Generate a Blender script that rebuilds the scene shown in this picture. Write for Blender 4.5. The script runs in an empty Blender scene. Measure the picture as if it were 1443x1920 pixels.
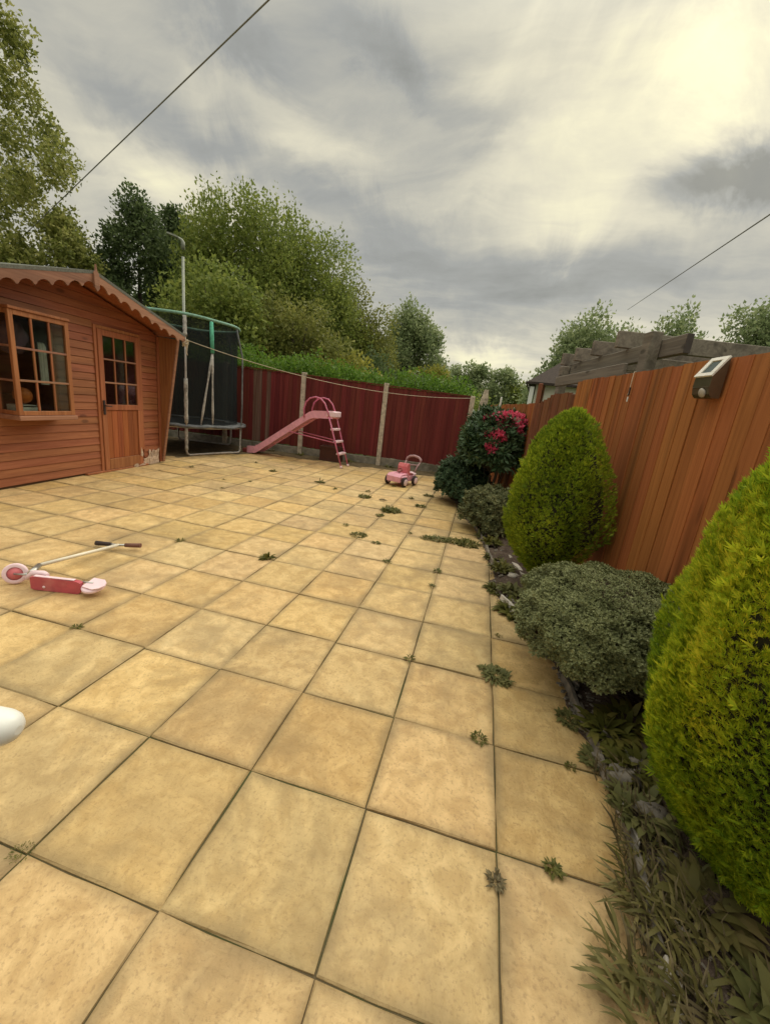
import bpy, math, random
import numpy as np
from mathutils import Matrix, Vector
S = bpy.context.scene
COL = S.collection
R = math.radians
random.seed(7)
RNG = np.random.default_rng(11)

# ------------------------------------------------------------------ camera
F_PX, YAW, PITCH, ROLL = 751.18, -0.2088, -0.2602, 0.1187
CAM = Vector((-0.28, -0.632, 1.370))
cy, sy = math.cos(YAW), math.sin(YAW)
fw = Vector((sy * math.cos(PITCH), cy * math.cos(PITCH), math.sin(PITCH)))
rt = Vector((cy, -sy, 0)); up = rt.cross(fw)
rt2 = rt * math.cos(ROLL) + up * math.sin(ROLL)
up2 = -rt * math.sin(ROLL) + up * math.cos(ROLL)
cd = bpy.data.cameras.new('camera'); cam = bpy.data.objects.new('camera', cd); COL.objects.link(cam)
m = Matrix((rt2, up2, -fw)).transposed().to_4x4(); m.translation = CAM
cam.matrix_world = m
cd.sensor_fit = 'HORIZONTAL'; cd.sensor_width = 36.0; cd.lens = 36.0 * F_PX / 1443.0
cd.clip_start = 0.02; cd.clip_end = 3000
S.camera = cam

# ------------------------------------------------------------------ sun, exposure
SUN_AZ, SUN_EL = 24.0, 37.0
sdir = Vector((math.sin(R(SUN_AZ)) * math.cos(R(SUN_EL)), math.cos(R(SUN_AZ)) * math.cos(R(SUN_EL)), math.sin(R(SUN_EL))))
sl = bpy.data.lights.new('sun', 'SUN'); so = bpy.data.objects.new('sun', sl); COL.objects.link(so)
sl.energy = 1.15; sl.angle = R(40); sl.color = (1.0, 0.93, 0.78)
so.rotation_euler = (-sdir).to_track_quat('-Z', 'Y').to_euler()
S.view_settings.view_transform = 'Standard'; S.view_settings.look = 'None'
S.view_settings.exposure = 0.34; S.view_settings.gamma = 1.0; S.view_settings.use_curve_mapping = False
S.render.engine = 'CYCLES'
S.cycles.max_bounces = 8; S.cycles.transparent_max_bounces = 24
try: S.cycles.use_denoising = True
except Exception: pass

# ------------------------------------------------------------------ node helper
class NT:
    def __init__(s, tree): s.t = tree; s.t.nodes.clear()
    def n(s, typ, **kw):
        nd = s.t.nodes.new(typ)
        for k, v in kw.items():
            if k.startswith('i_'):
                key = k[2:]; key = int(key) if key.isdigit() else key.replace('_', ' ')
                s.put(nd.inputs[key], v)
            else: setattr(nd, k, v)
        return nd
    def put(s, sock, v):
        if hasattr(v, 'is_linked'): s.t.links.new(v, sock)
        elif hasattr(v, 'outputs'): s.t.links.new(v.outputs[0], sock)
        else:
            if isinstance(v, tuple) and len(v) == 3 and sock.type == 'RGBA': v = v + (1,)
            sock.default_value = v
    def m(s, op, a, b=0.0, c=None, clamp=False):
        nd = s.t.nodes.new('ShaderNodeMath'); nd.operation = op; nd.use_clamp = clamp
        s.put(nd.inputs[0], a); s.put(nd.inputs[1], b)
        if c is not None: s.put(nd.inputs[2], c)
        return nd.outputs[0]
    def v(s, op, a, b=None, sc=None):
        nd = s.t.nodes.new('ShaderNodeVectorMath'); nd.operation = op
        s.put(nd.inputs[0], a)
        if b is not None: s.put(nd.inputs[1], b)
        if sc is not None: s.put(nd.inputs['Scale'], sc)
        return nd.outputs['Value'] if op in ('DOT_PRODUCT', 'LENGTH') else nd.outputs[0]
    def noise(s, vec, scale, detail=4, rough=0.55, dist=0.0, col=False):
        nd = s.t.nodes.new('ShaderNodeTexNoise')
        s.put(nd.inputs['Vector'], vec); nd.inputs['Scale'].default_value = scale
        nd.inputs['Detail'].default_value = detail; nd.inputs['Roughness'].default_value = rough
        nd.inputs['Distortion'].default_value = dist
        return nd.outputs['Color'] if col else nd.outputs['Fac']
    def ramp(s, fac, stops, interp='LINEAR'):
        nd = s.t.nodes.new('ShaderNodeValToRGB'); cr = nd.color_ramp; cr.interpolation = interp
        while len(cr.elements) < len(stops): cr.elements.new(0.5)
        for e, (p, c) in zip(cr.elements, stops):
            e.position = p; e.color = (c + (1,)) if isinstance(c, tuple) else (c, c, c, 1)
        s.put(nd.inputs[0], fac); return nd.outputs[0]
    def mix(s, fac, a, b, mode='MIX'):
        nd = s.t.nodes.new('ShaderNodeMix'); nd.data_type = 'RGBA'; nd.blend_type = mode
        s.put(nd.inputs[0], fac); s.put(nd.inputs[6], a); s.put(nd.inputs[7], b)
        return nd.outputs[2]
    def mapr(s, v, a, b, c=0.0, d=1.0):
        nd = s.t.nodes.new('ShaderNodeMapRange'); nd.clamp = True; nd.interpolation_type = 'SMOOTHSTEP'
        s.put(nd.inputs[0], v)
        for i, q in enumerate((a, b, c, d)): nd.inputs[1 + i].default_value = q
        return nd.outputs[0]

# ------------------------------------------------------------------ world: overcast evening sky
w = bpy.data.worlds.new('World'); S.world = w; w.use_nodes = True
T = NT(w.node_tree)
def dvec(az, el):
    return (math.sin(R(az)) * math.cos(R(el)), math.cos(R(az)) * math.cos(R(el)), math.sin(R(el)))
D = T.n('ShaderNodeTexCoord').outputs['Generated']
D = T.v('NORMALIZE', D)
sep = T.n('ShaderNodeSeparateXYZ', i_0=D)
dx, dy, dz = sep.outputs
zz = T.m('ADD', T.m('MAXIMUM', dz, 0.0), 0.16)
pl = T.n('ShaderNodeCombineXYZ', i_0=T.m('DIVIDE', dx, zz), i_1=T.m('DIVIDE', dy, zz), i_2=0.0).outputs[0]
wob = T.v('SCALE', T.v('SUBTRACT', T.noise(pl, 1.1, 4, 0.6, col=True), (0.5, 0.5, 0.5)), sc=0.55)
plw = T.v('ADD', pl, wob)
mp = T.n('ShaderNodeMapping', i_0=plw); mp.inputs['Rotation'].default_value = (0, 0, R(-24)); mp.inputs['Scale'].default_value = (0.6, 1.45, 1)
band = T.noise(mp.outputs[0], 1.35, 5, 0.5, 0.4)
mp2 = T.n('ShaderNodeMapping', i_0=plw); mp2.inputs['Rotation'].default_value = (0, 0, R(10)); mp2.inputs['Scale'].default_value = (0.5, 1.25, 1); mp2.inputs['Location'].default_value = (3.1, 1.7, 0)
puff = T.noise(mp2.outputs[0], 3.4, 9, 0.62, 0.25)
lum = T.m('ADD', 0.50, T.m('ADD', T.m('MULTIPLY', T.m('SUBTRACT', band, 0.5), 0.85), T.m('MULTIPLY', T.m('SUBTRACT', puff, 0.5), 0.55)))
Dw = T.v('ADD', D, T.v('SCALE', T.v('SUBTRACT', T.noise(D, 5.0, 6, 0.62, 0.5, col=True), (0.5, 0.5, 0.5)), sc=0.20))
def blob(az, el, sx, sz, rot=0.0, vec=None):
    vec = Dw if vec is None else vec
    d0 = Vector(dvec(az, el)); ea = Vector((math.cos(R(az)), -math.sin(R(az)), 0)); ee = ea.cross(d0)
    c, s_ = math.cos(R(rot)), math.sin(R(rot)); ea, ee = ea * c + ee * s_, ee * c - ea * s_
    a = T.m('DIVIDE', T.v('DOT_PRODUCT', vec, tuple(ea)), math.tan(R(sx)))
    b = T.m('DIVIDE', T.v('DOT_PRODUCT', vec, tuple(ee)), math.tan(R(sz)))
    q = T.m('ADD', T.m('MULTIPLY', a, a), T.m('MULTIPLY', b, b))
    e = T.m('POWER', 2.718, T.m('MULTIPLY', q, -1.0))
    return T.m('MULTIPLY', e, T.m('GREATER_THAN', T.v('DOT_PRODUCT', vec, tuple(d0)), 0.0))
for az, el, sx, sz, rot, amt in (
    (-13, 20, 11, 5.5, -8, -0.30), (3, 15.5, 15, 4.5, 0, -0.26), (20.5, 23.6, 5.5, 2.3, 4, -.80), (29, 22, 9, 4, 0, -0.25),
    (-4, 26.5, 9, 2.3, 20, 0.18), (8, 22.5, 7, 3.0, 10, 0.16), (-1, 7.0, 9, 2.2, 0, 0.42), (-40, 20, 9, 3.0, -12, 0.40), (-23, 25, 9, 2.2, -8, 0.22),
    (-35, 33.5, 7, 2.4, -14, -0.30), (-38, 24.5, 11, 1.9, -12, -0.30), (-18, 33, 8, 1.7, -30, -0.28), (-8, 30.5, 6, 1.8, -20, -0.2), (12, 17, 10, 2.5, 0, -0.16), (-30, 28.5, 8, 1.8, -10, 0.2)):
    lum = T.m('ADD', lum, T.m('MULTIPLY', blob(az, el, sx, sz, rot), amt))
sd = T.m('MAXIMUM', T.v('DOT_PRODUCT', Dw, tuple(sdir)), 0.0)
lum = T.m('ADD', lum, T.m('MULTIPLY', T.m('POWER', sd, 12.0), 0.36))
colr = T.ramp(lum, [(0.0, (.215, .219, .205)), (.28, (.306, .311, .294)), (.5, (.427, .415, .355)), (.75, (.60, .566, .443)), (1.0, (.775, .73, .51))])
gl = T.m('ADD', T.m('MULTIPLY', T.m('POWER', sd, 9.0), 0.05), T.m('MULTIPLY', T.m('POWER', sd, 40.0), 0.02))
glc = T.mix(1.0, (1.0, .90, .52), T.n('ShaderNodeCombineColor', i_0=gl, i_1=gl, i_2=gl).outputs[0], 'MULTIPLY')
colr = T.mix(1.0, colr, glc, 'ADD')
zen = T.m('ADD', 1.0, T.m('MULTIPLY', T.mapr(dz, 0.55, 1.0), 3.1))      # overcast zenith, boosted out of view to light the ground
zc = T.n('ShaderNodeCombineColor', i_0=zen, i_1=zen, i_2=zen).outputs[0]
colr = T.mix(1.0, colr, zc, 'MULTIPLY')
for nd in w.node_tree.nodes:
    if nd.type == 'MIX': nd.clamp_result = False
sky = T.n('ShaderNodeTexSky', sky_type='NISHITA', sun_disc=False)
sky.sun_elevation = R(SUN_EL); sky.sun_rotation = R(SUN_AZ)
b1 = T.n('ShaderNodeBackground', i_Color=sky.outputs[0], i_Strength=0.05)
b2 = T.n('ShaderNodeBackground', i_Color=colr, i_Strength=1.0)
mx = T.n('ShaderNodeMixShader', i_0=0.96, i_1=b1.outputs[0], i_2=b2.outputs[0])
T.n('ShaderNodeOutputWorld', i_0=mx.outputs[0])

# ------------------------------------------------------------------ materials
def new_mat(name):
    mt = bpy.data.materials.new(name); mt.use_nodes = True
    return mt, NT(mt.node_tree)
def finish(t, col, rough=0.7, bump=None, bstr=0.3, bdist=0.01, metal=0.0, spec=0.35):
    b = t.n('ShaderNodeBsdfPrincipled'); t.put(b.inputs['Base Color'], col); t.put(b.inputs['Roughness'], rough)
    b.inputs['Metallic'].default_value = metal; b.inputs['Specular IOR Level'].default_value = spec
    if bump is not None:
        bp = t.n('ShaderNodeBump', i_Height=bump); bp.inputs['Strength'].default_value = bstr; bp.inputs['Distance'].default_value = bdist
        t.put(b.inputs['Normal'], bp.outputs[0])
    t.n('ShaderNodeOutputMaterial', i_0=b.outputs[0])
def rnd_coords(t, k=37.0):
    oc = t.n('ShaderNodeTexCoord').outputs['Object']; r = t.n('ShaderNodeObjectInfo').outputs['Random']
    off = t.n('ShaderNodeCombineXYZ', i_0=t.m('MULTIPLY', r, k), i_1=t.m('MULTIPLY', r, k * 1.7), i_2=t.m('MULTIPLY', r, k * .6)).outputs[0]
    return t.v('ADD', oc, off), r
def plain(name, col, rough=0.5, metal=0.0, var=0.12, scale=14, spec=0.4, dirt=None, bump=0.1):
    mt, t = new_mat(name)
    p, r = rnd_coords(t)
    nz = t.noise(p, scale, 5)
    c = t.mix(t.mapr(nz, .3, .7), tuple(q * (1 - var) for q in col), tuple(min(1, q * (1 + var)) for q in col))
    if dirt:
        c = t.mix(t.m('MULTIPLY', t.mapr(t.noise(p, scale * .4, 6, .65), .48, .68), dirt[1]), c, dirt[0])
    finish(t, c, t.m('ADD', rough - .08, t.m('MULTIPLY', nz, .16)), nz, bump, 0.004, metal, spec)
    return mt
def wood(name, c1, c2, axis=2, knots=True, worn=None, gscale=26, rough=.6, spec=.3, streak=0.5, vv=.3):
    mt, t = new_mat(name)
    p, r = rnd_coords(t)
    sc = [1.0, 1.0, 1.0]; sc[axis] = 0.045
    mp = t.n('ShaderNodeMapping', i_0=p); mp.inputs['Scale'].default_value = sc
    g = t.noise(mp.outputs[0], gscale, 6, .62, .9)
    g2 = t.noise(mp.outputs[0], gscale * .3, 3, .5, .5)
    c = t.mix(t.mapr(g, .32, .68), c1, c2)
    dk = tuple(q * .42 for q in c1)
    c = t.mix(t.m('MULTIPLY', t.mapr(g2, .52, .68), streak), c, dk)
    if knots:
        sk = [1.0, 1.0, 1.0]; sk[axis] = 0.42
        mk = t.n('ShaderNodeMapping', i_0=p); mk.inputs['Scale'].default_value = sk
        vo = t.n('ShaderNodeTexVoronoi', i_Vector=mk.outputs[0]); vo.inputs['Scale'].default_value = 5.5
        kn = t.mapr(t.m('ADD', vo.outputs['Distance'], t.m('MULTIPLY', g, .05)), .10, .20, 1.0, 0.0)
        c = t.mix(t.m('MULTIPLY', kn, .75), c, dk)
    hv = t.n('ShaderNodeHueSaturation', i_Color=c); t.put(hv.inputs['Value'], t.m('ADD', 1 - vv / 2, t.m('MULTIPLY', r, vv)))
    t.put(hv.inputs['Hue'], t.m('ADD', .492, t.m('MULTIPLY', t.m('FRACT', t.m('MULTIPLY', r, 7.3)), .016)))
    c = hv.outputs[0]
    if worn:
        c = t.mix(t.m('MULTIPLY', t.mapr(t.noise(p, 3.2, 7, .68, .3), worn[1], worn[1] + .1), worn[2]), c, worn[0])
    finish(t, c, rough, g, .35, .004, 0, spec)
    return mt
def leafmat(name, cols, trans=0.3, rough=.55, scale=0.9, spread=.35):
    mt, t = new_mat(name)
    isl = t.n('ShaderNodeNewGeometry').outputs['Random Per Island']
    oc = t.n('ShaderNodeTexCoord').outputs['Object']
    nz = t.noise(oc, scale, 3, .6)
    f = t.m('ADD', t.m('MULTIPLY', isl, 1 - spread), t.m('MULTIPLY', t.mapr(nz, .3, .7), spread))
    n = len(cols); c = t.ramp(f, [(i / max(1, n - 1), q) for i, q in enumerate(cols)])
    b = t.n('ShaderNodeBsdfPrincipled', i_Base_Color=c, i_Roughness=rough); b.inputs['Specular IOR Level'].default_value = .25
    tr = t.n('ShaderNodeBsdfTranslucent', i_Color=c)
    ms = t.n('ShaderNodeMixShader', i_0=trans, i_1=b.outputs[0], i_2=tr.outputs[0])
    t.n('ShaderNodeOutputMaterial', i_0=ms.outputs[0])
    return mt
def glassmat(name, tint=(.75, .8, .78), see=.75):
    mt, t = new_mat(name)
    g = t.n('ShaderNodeBsdfGlossy', i_Color=(.9, .95, 1.0)); g.inputs['Roughness'].default_value = .08
    tr = t.n('ShaderNodeBsdfTransparent', i_Color=tint)
    fr = t.n('ShaderNodeFresnel'); fr.inputs[0].default_value = 1.45
    ms = t.n('ShaderNodeMixShader', i_0=t.m('MULTIPLY', fr.outputs[0], .28), i_1=tr.outputs[0], i_2=g.outputs[0])
    t.n('ShaderNodeOutputMaterial', i_0=ms.outputs[0]); return mt

def slab_mat():
    mt, t = new_mat('buff_riven_concrete')
    p, r = rnd_coords(t, 61.0)
    n1 = t.noise(p, 2.4, 5, .6, .4); n2 = t.noise(p, 11, 6, .65, .6); n3 = t.noise(p, 85, 4, .7)
    mp = t.n('ShaderNodeMapping', i_0=p); mp.inputs['Scale'].default_value = (1, .35, 1)
    mp.inputs['Rotation'].default_value = (0, 0, .5)
    n4 = t.noise(mp.outputs[0], 44, 6, .66, 1.0)
    c = t.mix(t.mapr(n2, .34, .66), (.50, .33, .138), (.675, .475, .222))
    c = t.mix(t.m('MULTIPLY', t.mapr(n1, .46, .7), .55), c, (.36, .25, .115))
    c = t.mix(t.m('MULTIPLY', t.mapr(n4, .56, .74), .3), c, (.30, .185, .075))
    c = t.mix(t.m('MULTIPLY', t.mapr(n3, .52, .66), .5), c, (.31, .195, .085))
    wp = t.n('ShaderNodeNewGeometry').outputs['Position']
    big = t.noise(wp, 1.5, 6, .66, .6); big2 = t.noise(wp, 5.5, 5, .62, .3)
    c = t.mix(t.m('MULTIPLY', t.mapr(big, .48, .64), .5), c, (.30, .205, .095))
    c = t.mix(t.m('MULTIPLY', t.mapr(big2, .54, .70), .38), c, (.34, .235, .11))
    c = t.mix(t.m('MULTIPLY', t.mapr(big2, .44, .30), .30), c, (.74, .56, .29))
    hv = t.n('ShaderNodeHueSaturation', i_Color=c)
    r2 = t.m('FRACT', t.m('MULTIPLY', r, 13.7))
    t.put(hv.inputs['Value'], t.m('ADD', .90, t.m('MULTIPLY', r, .18)))
    t.put(hv.inputs['Saturation'], t.m('ADD', .95, t.m('MULTIPLY', r2, .12)))
    t.put(hv.inputs['Hue'], t.m('ADD', .496, t.m('MULTIPLY', t.m('FRACT', t.m('MULTIPLY', r, 5.1)), .008)))
    c = hv.outputs[0]
    # dirt that has gathered along the slab's own rim
    oc = t.n('ShaderNodeTexCoord').outputs['Object']; s3 = t.n('ShaderNodeSeparateXYZ', i_0=oc)
    e = t.m('MAXIMUM', t.m('ABSOLUTE', s3.outputs[0]), t.m('ABSOLUTE', s3.outputs[1]))
    e = t.m('ADD', e, t.m('MULTIPLY', t.m('SUBTRACT', n1, .5), .075))
    rim = t.mapr(e, .175, .232)
    c = t.mix(t.m('MULTIPLY', rim, .55), c, (.20, .145, .07))
    h = t.m('ADD', t.m('MULTIPLY', n2, .8), t.m('ADD', t.m('MULTIPLY', n4, .6), t.m('MULTIPLY', n3, .25)))
    finish(t, c, t.m('ADD', .56, t.m('MULTIPLY', n2, .2)), h, .6, .012, 0, .45)
    return mt
def joint_mat():
    mt, t = new_mat('mossy_joint_sand')
    oc = t.n('ShaderNodeTexCoord').outputs['Object']
    c = t.mix(t.mapr(t.noise(oc, 3.5, 6, .6), .4, .62), (.11, .080, .042), (.060, .066, .022))
    finish(t, c, .95, t.noise(oc, 90, 3), .6, .01); return mt
def ground_mat(name, c1, c2, c3, sc=9):
    mt, t = new_mat(name)
    oc = t.n('ShaderNodeTexCoord').outputs['Object']
    n = t.noise(oc, sc, 8, .65); n2 = t.noise(oc, sc * 7, 4, .6)
    c = t.mix(t.mapr(n, .35, .65), c1, c2); c = t.mix(t.mapr(n2, .55, .72), c, c3)
    finish(t, c, .95, n2, .8, .02, 0, .15); return mt

M = {}
M['slab'] = slab_mat(); M['joint'] = joint_mat()
M['soil'] = ground_mat('garden_soil', (.075, .052, .040), (.125, .092, .070), (.20, .16, .13), 7)
M['dirt'] = ground_mat('trodden_dirt', (.10, .075, .042), (.17, .13, .075), (.24, .185, .105), 5)
M['lawn'] = ground_mat('rough_grass', (.05, .075, .02), (.075, .095, .03), (.10, .10, .04), .8)
M['shed'] = wood('stained_cladding', (.265, .088, .038), (.355, .132, .060), axis=1, knots=True, gscale=34, streak=.35, vv=.14)
M['shed_v'] = wood('stained_framing', (.27, .092, .036), (.38, .150, .062), axis=2, knots=False, gscale=34, streak=.25)
M['shed_door'] = wood('door_panel_stain', (.26, .075, .022), (.36, .115, .036), axis=2, knots=False, gscale=40, streak=.4)
M['barge'] = wood('faded_bargeboard', (.27, .125, .075), (.36, .18, .11), axis=1, knots=False, gscale=30, streak=.3)
M['felt'] = plain('roof_felt', (.13, .135, .115), .9, var=.25, scale=60, bump=.5)
M['rawwood'] = wood('stripped_pale_wood', (.56, .40, .28), (.76, .60, .47), axis=1, knots=False, gscale=50, streak=.4)
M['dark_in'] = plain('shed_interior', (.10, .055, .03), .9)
M['glass'] = glassmat('window_glass')
M['orange_fence'] = wood('orange_stained_fence', (.325, .108, .033), (.435, .155, .050), axis=2, knots=True, gscale=30, streak=.6, vv=.16)
M['brown_fence'] = wood('brown_fence_timber', (.17, .065, .030), (.25, .10, .048), axis=2, gscale=30)
M['red_fence'] = wood('dark_red_fence', (.118, .021, .018), (.175, .036, .029), axis=2, knots=False, gscale=24, streak=.4, rough=.7, spec=.2)
M['worn_fence'] = wood('weathered_fence', (.12, .045, .032), (.25, .165, .12), axis=2, knots=False, gscale=18, streak=.3, rough=.8)
M['concrete'] = plain('pale_concrete', (.50, .425, .33), .9, var=.2, scale=18, dirt=((.17, .15, .11), .7), bump=.5)
M['gravelb'] = plain('gravel_board_concrete', (.24, .215, .17), .9, var=.25, scale=9, dirt=((.10, .095, .06), .8), bump=.5)
M['pergola'] = wood('grey_weathered_timber', (.16, .135, .11), (.25, .215, .175), axis=0, knots=True, gscale=22, streak=.5, rough=.85)
M['endgrain'] = plain('cut_end_timber', (.075, .06, .055), .9)
M['pink'] = plain('pink_plastic', (.77, .36, .46), .42, var=.08, dirt=((.50, .25, .24), .4))
M['pink_tube'] = plain('pink_painted_steel', (.57, .15, .25), .4, var=.12, dirt=((.35, .10, .09), .5))
M['pale_pink'] = plain('pale_pink_plastic', (.84, .62, .67), .45, var=.06)
M['coral'] = plain('coral_plastic', (.68, .18, .20), .45, var=.08)
M['red_deck'] = plain('faded_red_deck', (.48, .085, .105), .5, var=.12, dirt=((.60, .22, .2), .5))
M['dark_red'] = plain('dark_red_plastic', (.20, .035, .03), .5)
M['mauve'] = plain('mauve_plastic', (.40, .24, .25), .5)
M['white'] = plain('white_plastic', (.80, .80, .76), .35, var=.03)
M['cream_tube'] = plain('cream_painted_tube', (.74, .68, .56), .35, var=.06)
M['rubber'] = plain('dark_rubber', (.045, .03, .028), .8)
M['brownrub'] = plain('brown_grip', (.16, .07, .05), .7)
M['steel'] = plain('dull_steel', (.50, .50, .48), .38, metal=.9, var=.1, dirt=((.3, .25, .2), .5))
M['galv'] = plain('galvanised_tube', (.44, .41, .38), .45, metal=.35, var=.18, dirt=((.30, .22, .17), .6))
M['foam_green'] = plain('green_foam', (.10, .40, .27), .85, var=.2, scale=20)
M['ring_green'] = plain('pale_green_sleeve', (.20, .36, .28), .8, var=.2, scale=20)
M['foam_grey'] = plain('perished_grey_foam', (.40, .38, .35), .9, var=.3, scale=26, dirt=((.12, .11, .1), .8))
M['mat_black'] = plain('trampoline_mat', (.03, .03, .034), .75)
M['pad'] = plain('faded_spring_pad', (.12, .125, .13), .8, var=.4, scale=9, dirt=((.3, .3, .3), .5))
M['lamp'] = plain('lamp_post_grey', (.30, .32, .27), .5, metal=.2)
M['cable'] = plain('grey_cable', (.27, .26, .235), .6)
M['rope'] = plain('faded_rope', (.52, .44, .33), .9)
M['solar_body'] = plain('bronze_lamp_body', (.20, .175, .125), .32, metal=.75, var=.1)
M['solar_rim'] = plain('pale_lamp_rim', (.80, .77, .70), .4)
M['solar_cell'] = plain('solar_cell', (.06, .085, .075), .2, spec=.6)
M['wall_white'] = plain('white_render', (.86, .83, .72), .9, var=.05, scale=3)
M['roof_tile'] = plain('brown_roof_tiles', (.060, .046, .040), .9, var=.25, scale=20, spec=.15)
M['stone'] = plain('rubble_stone', (.20, .175, .145), .95, var=.3, scale=18, bump=.6)
M['pale_edge'] = plain('pale_edging', (.58, .53, .46), .9, var=.22, scale=16, dirt=((.2, .17, .13), .75), bump=.5)
M['bark'] = plain('tree_bark', (.10, .08, .06), .95, var=.3, scale=9, bump=.8)
M['twigs'] = plain('dead_inner_twigs', (.030, .026, .014), .95, var=.4, scale=30, bump=.9)  # near-black colour for solid cores that keep bush interiors dark
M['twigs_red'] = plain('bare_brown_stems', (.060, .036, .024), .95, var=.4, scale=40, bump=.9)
M['planter'] = plain('brown_planter', (.075, .026, .016), .7)
M['ball'] = plain('orange_ball', (.62, .16, .03), .5)
M['paper'] = plain('pale_card', (.62, .60, .54), .8)
M['purple'] = plain('dusky_cloth', (.22, .12, .17), .9)
M['leaf_poplar'] = leafmat('poplar_leaves', [(0.097, 0.121, 0.030), (0.209, 0.238, 0.054), (0.383, 0.394, 0.118), (0.557, 0.529, 0.198)], .45)
M['leaf_dark'] = leafmat('dark_leaves', [(0.055, 0.089, 0.036), (0.106, 0.151, 0.058), (0.200, 0.254, 0.102)], .45)
M['leaf_mid'] = leafmat('mid_leaves', [(0.118, 0.161, 0.034), (0.232, 0.289, 0.064), (0.397, 0.429, 0.103)], .45)
M['leaf_olive'] = leafmat('olive_leaves', [(0.118, 0.138, 0.033), (0.234, 0.250, 0.062), (0.374, 0.361, 0.099)], .45)
M['leaf_yellow'] = leafmat('yellow_leaves', [(0.138, 0.159, 0.028), (0.290, 0.290, 0.055), (0.442, 0.400, 0.083)], .45)
M['leaf_far'] = leafmat('far_leaves', [(0.156, 0.210, 0.094), (0.289, 0.355, 0.169), (0.434, 0.474, 0.237)], .45)
M['leaf_ivy'] = leafmat('bank_leaves', [(0.053, 0.113, 0.016), (0.120, 0.226, 0.026), (0.203, 0.316, 0.044)], .45, scale=2)
M['conifer'] = leafmat('golden_conifer_near', [(0.120, 0.221, 0.017), (0.263, 0.395, 0.023), (0.503, 0.581, 0.031), (0.800, 0.704, 0.052)], .45, scale=1.9, spread=.5)
M['conifer2'] = leafmat('green_gold_conifer', [(0.087, 0.152, 0.018), (0.192, 0.284, 0.024), (0.383, 0.477, 0.035), (0.628, 0.670, 0.048)], .4, scale=3, spread=.3)
M['hebe'] = leafmat('grey_green_leaves', [(0.118, 0.132, 0.055), (0.204, 0.222, 0.097), (0.314, 0.323, 0.152)], .15, scale=5, spread=.3)
M['rhodo'] = leafmat('rhododendron_leaves', [(0.029, 0.062, 0.026), (0.062, 0.109, 0.046), (0.127, 0.182, 0.091)], .15, rough=.4, scale=3)
M['flower'] = leafmat('pink_blossom', [(.55, .05, .12), (.74, .11, .20), (.84, .26, .34)], .3, scale=8)
M['lowshrub'] = leafmat('dark_shrub_leaves', [(0.027, 0.057, 0.024), (0.057, 0.099, 0.045), (0.105, 0.158, 0.083)], .15, scale=4)
M['paleshrub'] = leafmat('pale_shrub_leaves', [(0.077, 0.091, 0.039), (0.147, 0.161, 0.070), (0.280, 0.266, 0.119)], .2, scale=4)
M['weed'] = leafmat('weed_leaves', [(0.053, 0.059, 0.010), (0.111, 0.112, 0.022), (0.195, 0.168, 0.043)], .2, scale=8)
M['weed_pale'] = leafmat('pale_weed_leaves', [(0.087, 0.095, 0.031), (0.151, 0.152, 0.053), (0.220, 0.204, 0.074)], .2, scale=8)
M['weed_brown'] = leafmat('dry_weed_leaves', [(.085, .065, .035), (.15, .12, .06), (.24, .19, .10)], .2, scale=8)
M['dock'] = leafmat('long_weed_leaves', [(0.081, 0.074, 0.025), (0.138, 0.125, 0.040), (0.201, 0.174, 0.063), (0.310, 0.235, 0.105)], .2, scale=3)

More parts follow.
